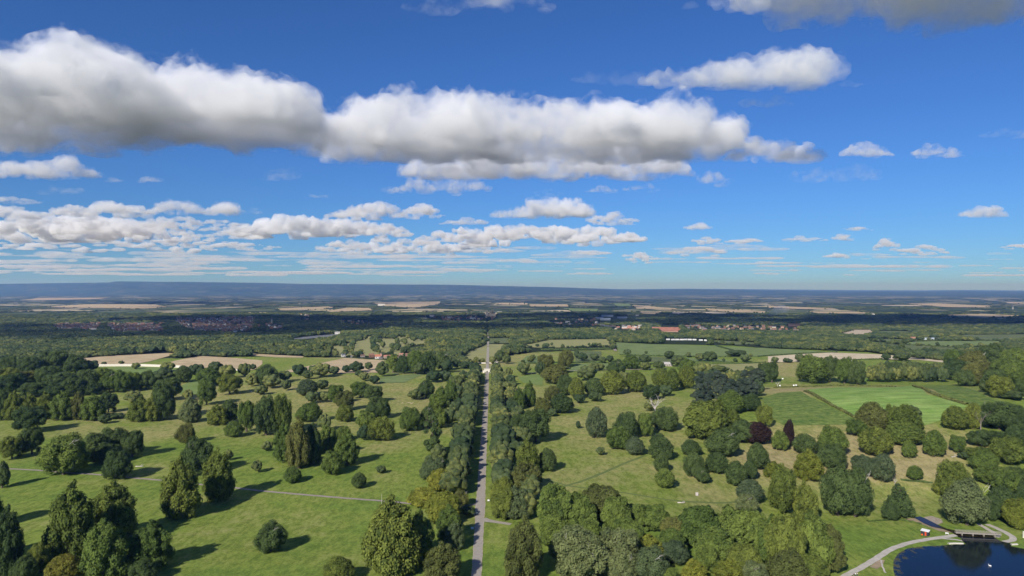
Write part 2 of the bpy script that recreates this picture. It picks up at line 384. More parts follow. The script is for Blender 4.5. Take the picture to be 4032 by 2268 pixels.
FIELDS = [
    ('M0', '640 170;1150 130;1700 104;1800 108;1500 190;1330 222;960 228;680 205', STUB, 'stubble_field', 'stubble field behind the pale estate wall, left of the tree row'),
    ('M0', '1600 230;1760 182;2000 133;2300 150;2640 178;2640 215;2560 275;2100 275;1850 250', STUB, 'stubble_field', 'stubble field between the tree row and the dark trees'),
    ('M1', '250 290;480 245;900 153;1290 178;1270 240;1330 300;880 306;560 306', STUB, 'stubble_field', 'stubble field in front of the red roofed village'),
    ('M1', '-60 108;180 122;480 138;470 152;200 146;-60 128', STUB, 'stubble_field', 'thin strip of stubble between two woods'),
    ('M2', '100 28;350 -28;980 -38;1020 28;640 46;300 52;120 42', STRAWG, 'pasture_field', 'dry pale pasture dotted with round trees'),
    ('M2', '1020 -5;1500 18;2050 36;2200 76;2150 146;1700 136;1300 130;1090 118', LUSH, 'pasture_field', 'large bright green pasture right of the avenue'),
    ('M2', '2110 44;2576 56;3130 88;2576 134;2205 142;2240 80', LUSH, 'pasture_field', 'green pasture beyond the field hedge'),
    ('M3', '0 138;600 98;1150 118;1860 190;1850 208;1500 172;1100 168;650 178;330 192;0 200', PALE, 'stubble_field', 'pale ripe field behind the pine belt'),
    ('M2', '1830 222;2640 203;2640 290;2480 305;2000 275', STRAWG, 'dry_meadow', 'straw coloured meadow behind the pine wood'),
    ('M2', '560 285;640 212;970 203;960 245;800 298', LUSH, 'pasture_field', 'small dark green pasture by the twin conifers'),
    ('M2', '60 345;310 308;310 435;110 400', BRIGHT, 'meadow', 'bright green meadow behind the copper beech'),
    ('M2', '50 210;150 132;320 132;310 175;240 210', LUSH, 'meadow', 'green meadow right of the stone gate'),
    ('M2', '1090 132;1640 150;1620 195;1300 190', DULL, 'meadow', 'dull green meadow behind the barn'),
    ('M2', '620 84;900 86;900 180;640 196', DULL, 'meadow', 'green clearing among the far park trees'),
    ('M2', '1750 152;2140 168;2200 190;1800 200', LUSH, 'meadow', 'green strip between two dark hedges'),
    ('M1', '1240 352;1720 306;1500 400;1240 408', LUSH, 'meadow', 'green lawn patch in the left park'),
    ('M0', '990 248;1650 248;1830 268;1600 335;1580 395;1480 330;1100 266', BRIGHT, 'meadow', 'bright meadow below the pale estate wall'),
    ('M0', '1790 450;1960 370;2110 335;2220 380;2040 525;1810 520', BRIGHT, 'meadow', 'bright meadow between dark trees'),
    ('M3', '-60 560;100 506;330 490;420 545;640 650;880 775;840 825;160 835;0 720', MAIZE, 'maize_field', 'rough green maize plot left of the hill pasture'),
    ('M3', '372 474;700 448;1100 452;1440 432;1600 520;2010 640;1780 765;1540 845;900 765;660 640', HILLG, 'hill_field', 'smooth green pasture on the hill'),
    ('M3', '1500 432;1900 426;2200 545;2700 690;2700 800;2300 660;2040 632;1720 510', MAIZE, 'maize_field', 'dark green maize plot right of the hill pasture'),
    ('M1', '2070 120;2330 14;2500 14;2440 205;2210 205', STRAWG, 'lawn', 'yellow lawn either side of the far avenue'),
    ('M1', '2190 225;2450 225;2450 290;2190 290', STRAWG, 'lawn', 'yellow lawn behind the stone gate'),
    ('F1', '650 750;1050 668;1080 630;1320 618;1760 648;1720 705;1560 720;1480 815;820 830', STRAWG, 'dry_meadow', 'yellowish park scattered with trees behind the village'),
    ('F1', '2330 695;2571 695;2571 640;2260 650', DULL, 'meadow', 'small meadow at the end of the avenue'),
    ('F3', '1240 690;1740 672;2400 674;2290 716;2130 722;1860 728;1420 706', LUSH, 'pasture_field', 'bright pasture around the lone field tree'),
    ('F3', '2010 738;2300 726;2300 752;2100 754', LUSH, 'pasture_field', 'small green pasture near the right edge'),
    ('F3', '960 692;1400 714;1860 742;2000 772;1450 766;1000 706', DULL, 'pasture_field', 'dull green pasture below the hedge'),
    ('F3', '1860 612;2700 606;2700 655;2200 668;1950 640', DULL, 'pasture_field', 'wide dull pasture at the right edge'),
    ('F3', '940 650;1700 660;1350 676;960 678', DULL, 'pasture_field', 'thin pasture in front of the greenhouses'),
    ('F3', '1090 572;1350 572;1520 586;1350 598;1120 594', DULL, 'pasture_field', 'far pasture among dark trees'),
    ('F3', '700 600;860 560;1040 560;1090 590;980 618;760 612', SOIL, 'bare_ground', 'pale bare ground of a working pit'),
    ('F2', '2000 662;2480 690;2480 706;2200 712;2010 680', DULL, 'pasture_field', 'narrow pasture behind the field trees'),
    ('F1', '180 347;720 324;800 334;650 358;260 364', STUB, 'stubble_field', 'far tan field left of the quarry'),
    ('F1', '700 370;920 338;1150 340;1175 364;750 382', STUB, 'stubble_field', 'far tan field split by a hedge'),
    ('F1', '1165 292;1400 280;1860 276;1850 300;1660 332;1560 338;1300 322', STUB, 'stubble_field', 'long far tan field behind the white barn'),
    ('F1', '2370 288;2700 288;2700 308;2450 304', STUB, 'stubble_field', 'far tan field beyond the cathedral'),
    ('F0', '440 330;880 304;1560 306;1690 330;1500 346;700 338', STUB, 'stubble_field', 'far tan field with a row of dark trees'),
    ('F0', '190 264;390 239;1110 237;960 252;400 265', STUB, 'stubble_field', 'far tan strip under the blue hills'),
    ('F2', '165 302;560 304;575 328;180 326', STUB, 'stubble_field', 'far tan field dotted with trees'),
    ('F2', '-20 288;170 294;150 308;-20 304', STUB, 'stubble_field', 'far tan strip by the avenue line'),
    ('F2', '1010 294;1190 298;1200 332;1060 334', LUSH, 'pasture_field', 'far green field'),
    ('F2', '1210 308;1650 344;1680 358;1500 352;1250 348', STUB, 'stubble_field', 'far tan field right of the far green field'),
    ('F2', '1270 374;1550 378;1450 404;1300 398', STUB, 'stubble_field', 'far tan field above the shaded town'),
    ('F2', '490 340;870 350;860 374;600 374', LUSH, 'pasture_field', 'far green strip above the town'),
    ('F2', '1940 344;2560 374;2540 392;2200 384;1960 364', STUB, 'stubble_field', 'far tan field bordered by round trees'),
    ('F3', '0 316;240 328;700 344;400 354;0 340', STUB, 'stubble_field', 'far tan strip on the right plain'),
    ('F3', '370 374;900 378;1010 398;500 394', STUB, 'stubble_field', 'far tan strip before a line of trees'),
    ('F3', '1390 296;1700 293;2260 320;2150 338;1850 334;1500 308', STUB, 'stubble_field', 'wide far tan field on the right plain'),
    ('F3', '1770 412;2150 400;2560 416;2480 428;2180 440', STUB, 'stubble_field', 'far tan field near the right edge'),
    ('F3', '2380 282;2700 290;2700 302;2450 296', STUB, 'stubble_field', 'far tan strip at the right edge'),
]
for t, s, m_, nm, lb in FIELDS: field(t, s, m_, nm, lb)

# roads and paths ---------------------------------------------------
TARMAC = mat('drive_tarmac', (.335, .30, .255), var=.10, scale=.8)
VERGE = mat('worn_kerb', (.38, .33, .25), var=.25, scale=.4)
PATHM = mat('path_gravel', (.30, .25, .225), var=.16, scale=.5)
WHITEP = mat('lake_path_gravel', (.46, .42, .36), var=.12, scale=.4)
DIRT = mat('worn_earth', (.30, .235, .15), var=.2, scale=.2)
ROAD = hit([1878, 1881, 1884, 1893, 1897, 1903, 1912, 1919.5, 1920.3], [2300, 2190, 2080, 1960, 1880, 1750, 1600, 1467, 1398])
RX = np.polyfit(ROAD[:, 1], ROAD[:, 0], 2)
def roadx(y): return np.polyval(RX, y)
ry = np.r_[np.linspace(150, 1000, 60), np.linspace(1020, 1500, 20)]
rw = np.interp(ry, [0, 300, 365, 385, 395, 410, 440, 1500], [3.5, 3.6, 4.0, 4.7, 4.9, 4.5, 4.3, 4.4])
RL = np.stack([roadx(ry), ry], 1)
ribbon('road_verge', RL, rw + .7, VERGE, 'pale worn edge of the avenue drive', .07, world_line=True)
ribbon('road', RL, rw, TARMAC, 'straight tarmac drive through the avenue', .10, world_line=True)
ribbon('far_road', np.stack([roadx(np.linspace(1003, 1490, 40)), np.linspace(1003, 1490, 40)], 1), 4.6, TARMAC, 'drive running on beyond the stone gate', .75, 8, world_line=True)
ribbon('far_road', np.stack([roadx(np.linspace(1500, 2300, 30)), np.linspace(1500, 2300, 30)], 1), 4.6, TARMAC, 'far end of the straight drive', 1.3, 20, world_line=True)
J = lambda s: pts('B1', s)
ribbon('footpath', np.vstack([pts('B0', '-200 360;90 372;400 388;700 415;950 428;1300 462;1650 490;2100 540;2440 572'), J('20 592;500 635;900 668;1350 700;1600 728;1900 752;2120 748;2235 722')]), 2.3, PATHM, 'narrow gravel footpath crossing the left park', .09, 3)
ribbon('side_path', J('2240 835;2160 825;2020 800;1850 790'), [3.5, 3.0, 2.6, 2.4], PATHM, 'short side path joining the drive', .085, 2)
ribbon('side_path', J('2270 880;2330 895;2400 905;2560 930'), [6.5, 4.5, 3.2, 3.0], TARMAC, 'side drive leaving under the right hand trees', .095, 1.5)
ribbon('lake_path', pts('B3', '560 1560;790 1440;930 1370;1080 1280;1230 1180;1420 1115;1640 1075;1800 1055;1890 1040'), 3.4, WHITEP, 'pale gravel path curving round the lake', .12, 2.5)
ribbon('lake_path', pts('B3', '1740 1072;1850 1082;1950 1092;2000 1110'), 1.8, WHITEP, 'thin pale path to the bridge abutment', .13, 2)
ribbon('lake_path', pts('B3', '2110 925;2180 965;2260 1010;2330 1055;2290 1060'), 2.6, WHITEP, 'pale track behind the footbridge', .12, 2)
ribbon('lake_path', pts('B3', '2200 930;2330 985;2420 1030;2480 1075;2440 1100;2370 1108'), 3.2, WHITEP, 'pale track under the right hand trees', .12, 2)
ribbon('worn_path', pts('B3', '1135 1285;1120 1310;1100 1340;1060 1370'), 3.5, DIRT, 'bare earth triangle beside the lake path', .10, 1.5)
ribbon('worn_path', pts('B3', '1135 1290;1150 1360;1180 1420'), .8, WHITEP, 'narrow trodden line to the lake shore', .14, 1.5)
ribbon('estate_lane', pts('M1', '880 302;1100 296;1380 306;1560 304;1740 304;1900 300'), 4, PATHM, 'lane along the far edge of the left park', .35, 8)
ribbon('field_track', pts('F2', '985 684;1000 705;1020 735;1045 775'), 6, PATHM, 'pale farm track beside the green pasture', .9, 10)
ribbon('estate_lane', pts('M2', '140 312;240 300;600 282;1000 275;1300 268;1560 260'), 4.5, PATHM, 'lane behind the lime row', .4, 8)
ribbon('mown_path', pts('B2', '480 560;700 500;900 420;1100 330;1330 240'), 2.6, field_material('mown_turf', (.12, .165, .05), (.15, .18, .06), 8), 'mown grass track across the right park', .08, 4)
ribbon('mown_path', pts('B2', '330 480;560 545;800 575;1100 610;1400 660;1660 700;2100 720;2300 700'), 2.2, bpy.data.materials['mown_turf'], 'mown grass track below the round trees', .085, 4)
sheet('car_park', pts('F1', '330 655;480 632;700 612;860 600;850 614;740 632;480 656'), mat('pale_concrete', (.15, .16, .165), var=.3, scale=.05), 'pale far car park behind the wood', lift=1.2)
cp = hit(*pts('F1', '330 655;480 632;700 612;860 600;850 614;740 632;480 656').T); CLEAR.append(cp[:, :2])

# lake, stream -------------------------------------------------------
def water_material(name, deep, rough=.04):
    m = bpy.data.materials.new(name); m.use_nodes = True; nt = m.node_tree; b = nt.nodes['Principled BSDF']
    P = N(nt, 'ShaderNodeNewGeometry').outputs['Position']
    weed = N(nt, 'ShaderNodeAttribute', attribute_name='weed').outputs['Fac']
    n1 = noise_node(nt, P, 1 / 3.2, 5, .7, (1, .6, 1, .6)); w = mathn(nt, 'ADD', weed, rng_node(nt, n1, .3, .7, -.45, .45))
    f = rng_node(nt, w, .45, .75, 0, 1)
    nt.links.new(mixc(nt, f, deep, (.075, .070, .030)), b.inputs['Base Color'])
    b.inputs['IOR'].default_value = 1.33; b.inputs['Specular IOR Level'].default_value = .5
    nt.links.new(rng_node(nt, f, 0, 1, rough, .6), b.inputs['Roughness'])
    bp = N(nt, 'ShaderNodeBump'); bp.inputs['Strength'].default_value = .16; bp.inputs['Distance'].default_value = .12
    nt.links.new(noise_node(nt, P, 1 / .8, 3, .6, (1, .7, 1, .4)), bp.inputs['Height']); nt.links.new(bp.outputs[0], b.inputs['Normal'])
    return m
def flat_hit(p, z):
    D = (CAMZ - z) * F / (p[:, 1] - CY); return np.stack([(p[:, 0] - CX) / F * D, D], 1)
LAKEP = pts('B3', '1640 2300;1420 1800;1330 1600;1280 1470;1258 1380;1262 1290;1310 1220;1400 1172;1560 1150;1760 1142;1850 1132;1990 1128;1950 1095;1940 1070;1900 1050;2290 1070;2340 1100;2440 1120;2440 1150;2700 1200;2950 1300;3300 1600;3400 2300')
LW = flat_hit(LAKEP, LAKE_Z)
def flat_sheet(name, ring, z, material, label, step):
    pl = []
    for i in range(len(ring)):
        a, b = ring[i], ring[(i + 1) % len(ring)]; n = max(1, int(np.hypot(*(b - a)) / step)); pl += [a + (b - a) * k / n for k in range(n)]
    pl = np.array(pl)
    lo, hi = pl.min(0), pl.max(0); gx_, gy_ = np.meshgrid(np.arange(lo[0], hi[0], step), np.arange(lo[1], hi[1], step)); q_ = np.stack([gx_.ravel(), gy_.ravel()], 1); q_ = q_[inpoly(q_, pl, step * .3)]
    ov, _, of, *_ = delaunay_2d_cdt([Vector(v) for v in np.vstack([pl, q_]).tolist()], [], [list(range(len(pl)))], 1, 1e-4)
    xy = np.array([(v.x, v.y) for v in ov]); fs = []
    for f in of:
        a, b, c = (xy[i] for i in f[:3]); fs.append(f if (b[0] - a[0]) * (c[1] - a[1]) - (b[1] - a[1]) * (c[0] - a[0]) > 0 else f[::-1])
    me = mesh(name, [(x, y, z) for x, y in xy], fs, material, True)
    d = np.full(len(xy), 1e9)
    for i in range(len(pl)):
        d = np.minimum(d, np.hypot(xy[:, 0] - pl[i, 0], xy[:, 1] - pl[i, 1]))
    ppx = CX + F * xy[:, 0] / xy[:, 1]
    wd = np.clip(.62 - d / 16, 0, .62) * np.where(ppx < 3760, 1, .25) if name == 'lake' else np.zeros(len(xy))
    me.attributes.new('weed', 'FLOAT', 'POINT').data.foreach_set('value', wd.astype(np.float32))
    return tag(link(name, me), label, kind='structure')
flat_sheet('lake', LW, LAKE_Z, water_material('lake_water', (.004, .008, .016)), 'dark blue lake with weedy near edge', 3.0)
STR = flat_hit(pts('B3', '1460 858;1530 850;1600 880;1700 930;1800 975;2000 1010;2250 1040;2290 1068;1910 1048;1850 1010;1760 975;1640 950;1560 915;1500 880'), LAKE_Z + .12)
flat_sheet('stream', STR, LAKE_Z + .12, water_material('stream_water', (.022, .014, .008), .12), 'shallow dark stream running into the lake', 2.0)
sheet('shingle_bank', flat_hit(pts('B3', '1560 852;1640 838;1740 870;1760 905;1700 925;1620 885'), LAKE_Z + .3), field_material('shingle', (.24, .19, .14), (.42, .37, .31), 1.5), 'stony shingle bank beside the stream', world_poly=True, step=2)
sheet('bank_earth', pts('B3', '1330 880;1480 868;1560 920;1640 955;1760 980;1850 1015;1720 1000;1560 935;1420 905'), DIRT, 'bare brown earth along the stream', step=2.5)

# ------------------------------------------------------------------ trees
def leaf_mesh(name, lobes, ncards, size, seed, core=.70, up=0.0, jit=.55, flat=1.0, stretch=1.0, z00=.02):
    """crown in unit size: lumpy lobes covered with thousands of leaf sprays, each lobe a bough"""
    rng = np.random.RandomState(seed)
    V, Fc, rnd = [], [], []
    L = np.array(lobes, float)              # x y z r
    bm = bmesh.new()
    for (x, y, z, r) in L:
        vs_ = bmesh.ops.create_icosphere(bm, subdivisions=2, radius=1.0)['verts']
        for v in vs_:
            k = r * core * (1 + .16 * mnoise.noise(v.co * 2.1 + Vector((x * 9, y * 9, z * 9))))
            v.co = Vector((v.co.x * k + x, v.co.y * k + y, v.co.z * k * flat + z))
    bm.verts.index_update()
    V = [tuple(v.co) for v in bm.verts]; Fc = [tuple(v.index for v in f.verts) for f in bm.faces]; bm.free()
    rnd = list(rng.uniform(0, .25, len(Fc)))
    w = L[:, 3] ** 2; pick = rng.choice(len(L), ncards * 3, p=w / w.sum())
    d = rng.normal(size=(ncards * 3, 3)); d /= np.linalg.norm(d, axis=1)[:, None]
    P = L[pick, :3] + d * (L[pick, 3] * rng.uniform(.84, 1.20, ncards * 3))[:, None] * np.array([1, 1, flat])
    ok = np.ones(len(P), bool)
    for i in range(len(L)):
        q_ = (P - L[i, :3]) / np.array([1, 1, flat]); ok &= (np.linalg.norm(q_, axis=1) > L[i, 3] * .86) | (pick == i)
    ok &= P[:, 2] > 0.0
    P, d, pk = P[ok][:ncards], d[ok][:ncards], pick[ok][:ncards]
    lobe_rnd = rng.uniform(0, 1, len(L))
    nrm = d + rng.normal(size=d.shape) * jit * .42 + np.array([0, 0, .25 + up]); nrm /= np.linalg.norm(nrm, axis=1)[:, None]
    t = rng.normal(size=nrm.shape) + np.array([0, 0, up * 3]); t -= nrm * (t * nrm).sum(1)[:, None]; t /= np.linalg.norm(t, axis=1)[:, None]
    b = np.cross(nrm, t); s = size * rng.uniform(.55, 1.35, len(P))
    base = len(V)
    for i in range(len(P)):
        p, tt, bb, ss = P[i], t[i] * s[i] * stretch, b[i] * s[i] * .72, s[i]
        o = nrm[i] * ss * .22
        V += [tuple(p - tt * .5 - o), tuple(p + bb * .5), tuple(p + tt * .55 - o), tuple(p - bb * .5)]
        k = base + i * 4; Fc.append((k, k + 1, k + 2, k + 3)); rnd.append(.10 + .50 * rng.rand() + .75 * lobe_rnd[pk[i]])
    A_ = np.array(V); r_ = np.percentile(np.hypot(A_[:, 0], A_[:, 1]), 99); z0, z1 = np.percentile(A_[:, 2], .3), np.percentile(A_[:, 2], 99.8)
    A_[:, :2] *= .5 / r_; A_[:, 2] = z00 + (A_[:, 2] - z0) / (z1 - z0) * (1 - z00); V = A_.tolist()
    me = bpy.data.meshes.new(name); me.from_pydata(V, [], Fc)
    me.attributes.new('rnd', 'FLOAT', 'FACE').data.foreach_set('value', np.array(rnd, np.float32))
    me.materials.append(FOL['gr']); me.update(); return me
def fib(n):
    i = np.arange(n) + .5; z = 1 - 2 * i / n; a = i * 2.39996; r = np.sqrt(1 - z * z)
    return np.stack([r * np.cos(a), r * np.sin(a), z], 1)
def lobes_oak(seed, n=30, squash=1.0):
    rng = np.random.RandomState(seed); out = [(0, 0, .50, .32)]
    for d in fib(n):
        if d[2] < -.72: continue
        k = rng.uniform(.70, 1.02); r = rng.uniform(.095, .165)
        x, y, z = d[0] * .44 * k, d[1] * .44 * k, .50 + d[2] * .40 * k
        out.append((x + rng.normal() * .025, y + rng.normal() * .025, max(z + rng.normal() * .03, r * .8), r))
    return out
def lobes_lime(seed, levels=9):
    rng = np.random.RandomState(seed); out = [(0, 0, .3, .27), (0, 0, .55, .22), (0, 0, .75, .13)]
    for i in range(levels):
        t = (i + .3) / levels; R = .44 * min(1, (t / .16 + .45)) ** .5 * (1 - max(0, (t - .25) / .80) ** 2.3)
        k = max(1, int(round(2.5 + R * 15))) if t < .9 else 1
        for j in range(k):
            a = j * 2 * math.pi / k + i * .7 + rng.normal() * .2; rr = max(0, R - .06) * rng.uniform(.72, 1.10)
            r = rng.uniform(.085, .13) * (1 if t < .7 else .75)
            out.append((rr * math.cos(a), rr * math.sin(a), max(.05 + t * .90 + rng.normal() * .025, r * .75), r))
    out.append((0, 0, .94, .06)); return out
def lobes_round(seed, n=60):
    rng = np.random.RandomState(seed); out = [(0, 0, .42, .38), (0, 0, .62, .28)]
    for d in fib(n):
        if d[2] < -.62: continue
        k = rng.uniform(.80, .95); r = rng.uniform(.085, .135)
        s = 1 - .22 * max(0, d[2])
        out.append((d[0] * .43 * k * s, d[1] * .43 * k * s, max(.46 + d[2] * .46 * k, r * .8), r))
    return out
def lobes_beech(seed, n=52):
    rng = np.random.RandomState(seed); out = [(0, 0, .45, .34), (.08, .05, .6, .24), (-.1, -.04, .58, .22)]
    for d in fib(n):
        if d[2] < -.6: continue
        k = rng.uniform(.68, .98); r = rng.uniform(.075, .145)
        out.append((d[0] * .43 * k, d[1] * .43 * k, max(.46 + d[2] * .45 * k + rng.normal() * .03, r * .8), r))
    return out
def lobes_pine(seed, n=15):
    rng = np.random.RandomState(seed); out = []
    for i in range(n):
        t = rng.uniform(.40, .97); a = rng.uniform(0, 6.28); R = .40 * (1.12 - t) / .6 + .06
        out.append((math.cos(a) * R * rng.uniform(.2, 1), math.sin(a) * R * rng.uniform(.2, 1), t, rng.uniform(.12, .20)))
    out.append((0, 0, .9, .14)); return out
def lobes_cone(seed):
    rng = np.random.RandomState(seed); out = []
    for i in range(9):
        t = i / 9.; R = .46 * (1 - t) ** .85
        for j in range(max(1, int(R * 16))):
            a = j * 6.283 / max(1, int(R * 16)) + i * .5
            out.append((R * .72 * math.cos(a), R * .72 * math.sin(a), max(.09, .06 + t * .9), .11 * (1 - t * .55)))
        out.append((0, 0, .1 + t * .85, max(.04, R * .62)))
    return out
def lobes_scots(seed):
    rng = np.random.RandomState(seed); out = []
    for t, R, k in ((.16, .36, 7), (.30, .34, 6), (.44, .20, 4), (.60, .30, 5), (.76, .30, 5), (.92, .15, 3)):
        for j in range(k):
            a = rng.uniform(0, 6.28); q_ = R * rng.uniform(.35, 1.05)
            out.append((q_ * math.cos(a), q_ * math.sin(a), t + rng.normal() * .035, rng.uniform(.075, .13)))
    return out
CR = {}
for s_ in range(3):
    CR['o', s_] = leaf_mesh('oak_crown', lobes_oak(10 + s_, 40 + 6 * s_), 7000, .044, s_, z00=.05)
    CR['l', s_] = leaf_mesh('lime_crown', lobes_lime(20 + s_), 7000, .040, 10 + s_, up=.12)
    CR['r', s_] = leaf_mesh('round_crown', lobes_round(30 + s_), 5500, .044, 20 + s_)
    CR['b', s_] = leaf_mesh('beech_crown', lobes_beech(40 + s_), 8500, .050, 30 + s_, up=.35, jit=.8, stretch=1.5)
for s_ in range(2):
    CR['p', s_] = leaf_mesh('pine_crown', lobes_pine(50 + s_), 3000, .060, 40 + s_, flat=.5, up=.1, z00=.34)
    CR['s', s_] = leaf_mesh('ragged_crown', lobes_scots(70 + s_), 3500, .048, 60 + s_, flat=.75, z00=.08)
CR['c', 0] = leaf_mesh('cone_crown', lobes_cone(60), 3500, .045, 50)
NVAR = {'o': 3, 'l': 3, 'r': 3, 'b': 3, 'p': 2, 's': 2, 'c': 1}

def branchy(mb, p, d, L, r, depth, rng, spread=.6, n=6):
    """a limb that forks and tapers"""
    path = [Vector(p)]; dd = Vector(d)
    for k in range(3):
        dd = (dd + Vector(rng.normal(size=3)) * .13 + Vector((0, 0, .05))).normalized(); path.append(path[-1] + dd * L / 3)
    mb.tube(path, [r, r * .82, r * .66, r * .5], n)
    if depth:
        for k in range(rng.randint(2, 4)):
            nd = (dd + Vector(rng.normal(size=3)) * spread).normalized()
            branchy(mb, path[-1 - rng.randint(0, 2)], nd, L * rng.uniform(.5, .8), r * .5, depth - 1, rng, spread, max(4, n - 1))
TR = {}
def trunk_mesh(kind, seed):
    rng = np.random.RandomState(seed); mb = MB()
    top = {'p': .9, 's': .9, 'c': .85}.get(kind, .45); r = {'p': .022, 's': .035}.get(kind, .045)
    mb.tube([(0, 0, -.03), (0, 0, .02), (.005, 0, top * .5), (.01, .004, top)], [r * 1.5, r * 1.1, r * .85, r * (.35 if top > .6 else .65)], 8)
    for k in range(6):
        a = k * 1.05 + rng.rand() * .4; z = top * rng.uniform(.55, .95)
        branchy(mb, (0, 0, z), (math.cos(a), math.sin(a), .7), .22, r * .42, 1, rng, .5, 5)
    return mesh('trunk', mb.v, mb.f, BARK, True)
for k in NVAR: TR[k] = trunk_mesh(k, ord(k))

KW = {'o': 'oak', 'l': 'lime', 'r': 'round tree', 'b': 'beech', 'p': 'pine', 's': 'pine', 'c': 'conifer'}
ORD = ['leftmost', 'second', 'third', 'fourth', 'fifth', 'sixth', 'seventh', 'eighth', 'ninth', 'tenth', 'eleventh', 'twelfth', 'thirteenth', 'fourteenth', 'fifteenth',
       'sixteenth', 'seventeenth', 'eighteenth', 'nineteenth', 'twentieth', 'twenty-first', 'twenty-second', 'twenty-third', 'twenty-fourth', 'twenty-fifth', 'twenty-sixth', 'twenty-seventh', 'twenty-eighth', 'twenty-ninth', 'thirtieth', 'last']
TREES = []        # (x, y, z, w, h, kind, colour, label, group, px size)
rngT = np.random.RandomState(5)
def from_px(tile, x, base, w, top):
    bx, by = T(tile, x, base); _, ty = T(tile, x, top)
    wp = w / (2.5506 if tile[0] == 'B' else 2.5556)
    p = hit(bx, by)[0]; D = p[1]; W = wp / F * D
    k = 1 + .30 * W / D; X, Y = p[0] * k, p[1] * k; z = float(terr(X, Y))
    if CAMZ + (CY - by) / F * Y - z > 2 and D > 200: pass
    h = CAMZ + (CY - ty) / F * Y - z
    if h > 6 and W / h < 1.9: h = max(h, .80 * W)
    return X, Y, z, W * (1.05 if tile[0] == 'B' else 1.15), max(h * 1.06, 1.2), wp * (by - ty)
def grove(phrase, tile, s, label=None, group=None):
    rows = [r.split() for r in s.split(';') if r.strip()]
    rows.sort(key=lambda r: float(r[0])); n = len(rows)
    for i, r in enumerate(rows):
        X, Y, z, W, h, a = from_px(tile, *map(float, r[:4])); kd, cl = r[4], r[5]
        if label: lb = label
        else:
            o = ORD[i] + ' from the left' if 0 < i < n - 1 else ('leftmost' if i == 0 else 'rightmost')
            lb = f'{FOLWORD[cl]} {KW[kd]}, {o} {phrase}'
        TREES.append((X, Y, z, W, h, kd, cl, lb, group or (None if label else phrase.replace('of the ', '').replace('in the ', '')), a))
def one(tile, s, label): grove('', tile, s, label)

one('B0', '640 466 480 155 o gr', 'broad low green oak spreading beside the gravel footpath')
one('B0', '1195 492 330 200 o dk', 'rounded dark tree hanging over the footpath by the big dark clump')
one('B0', '1985 452 330 75 o dk', 'round dark oak behind and between the two pointed limes')
one('B0', '1870 128 200 -70 o br', 'thin brownish tree standing alone on pale grass')
one('B0', '2300 292 85 185 r dk', 'small dark round tree behind the right hand pointed lime')
one('B0', '1810 885 380 280 l ol', 'big pointed lime in front of the footpath, larger of two')
one('B0', '2200 722 330 200 l ol', 'pointed lime beside the larger one, half in its shade')
one('B0', '20 575 140 310 o dk', 'dark tree cut by the frame where the footpath enters')
one('B0', '640 1560 340 1295 r go', 'golden yellow bush at the foot of the bottom corner limes')
grove('of the pair by the footpath entrance', 'B0', '120 288 240 60 o ol;320 242 220 -20 o dk')
grove('in the big dark clump behind the footpath', 'B0', '950 322 330 20 o dk;1150 255 300 -30 o dk;1330 265 220 0 o dk;890 322 220 170 o dk;1090 332 240 120 o dk')
grove('in the bottom corner clump of limes', 'B0', '40 1480 330 800 l dk;700 1320 450 545 l ol;1140 1130 430 545 l ol;1050 1540 450 920 l gr;1490 1410 430 920 l gr;400 1430 210 1140 o ol;1440 1540 280 1330 o dk;240 1540 260 1260 o dk;-150 1000 330 560 l dk;-120 1340 330 900 l dk')
one('B1', '10 420 100 285 r dk', 'small dark round tree right of the pointed limes')
one('B1', '110 202 110 95 r gr', 'little lopsided tree just left of the tall mixed clump')
one('B1', '370 527 190 385 r gr', 'small round tree in front of the tall mixed clump')
one('B1', '1030 577 160 420 r dk', 'small dark round tree just above the bare footpath')
one('B1', '1255 427 95 340 r ol', 'tiny olive bush alone on the lawn')
one('B1', '1770 242 240 -140 s dk', 'ragged dark pine with gaps in its crown near the avenue')
one('B1', '150 1228 310 925 o dk', 'lone dark oak on the open lawn with a clear shadow')
one('B1', '830 1540 290 1270 r ol', 'olive round tree at the bottom edge of the lawn')
grove('in the tall mixed clump of the left park', 'B1', '300 318 230 -70 l gr;430 382 270 -110 l br;560 335 230 -60 l dk;720 262 200 -40 o gr;900 348 250 15 l gr;760 447 230 205 o gr')
grove('in the thick belt left of the road', 'B1', '1790 505 280 290 o pl;1850 615 260 430 b ye;1700 765 330 570 b ye;1890 935 360 620 b ye;1380 1480 560 700 l ol;1640 1360 330 820 l gr;1950 1110 260 750 l gr;1990 1200 230 920 l pl;1880 1540 400 1130 l br;2050 765 180 590 o br;2120 855 150 735 o dk')
grove('in the big trees right of the road', 'B2', '100 1540 400 890 l br;60 890 310 560 l pl;150 620 330 380 b br')
grove('in the dense beech belt', 'B2', '420 1030 360 555 b gr;690 1020 330 650 b gr;900 910 400 620 b br;1060 1050 330 680 b gr;1240 1010 300 770 b gr;1430 1020 300 750 b gr;1630 1120 260 870 b br;1900 1190 470 860 b gr;2250 1240 440 800 b gr;2470 1280 300 840 b gr;420 1190 330 860 b gr;760 1210 300 900 b gr;1600 1260 300 1000 b gr;2050 1340 400 1020 b gr;1150 1230 330 900 b gr')
grove('of the paler trees along the bottom edge', 'B2', '590 1390 470 1040 o pl;700 1560 520 1230 o pl;1080 1430 480 1090 o pl;1180 1260 200 1010 l ye;1370 1340 310 1040 l ye;1620 1350 270 1100 o bl;1380 1560 420 1250 o pl;1960 1430 300 1180 o gr;1830 1560 260 1290 l ye;2170 1560 300 1300 l ye;2430 1580 300 1390 o pl;1600 1570 200 1370 o gr;2330 1480 330 1150 b ol;1080 1560 400 1290 o pl')
one('B2', '890 242 85 155 r br', 'tiny brownish sapling with a bare stem on the right lawn')
one('B2', '840 74 240 -230 r bl', 'large dark egg shaped tree alone on the dry grass')
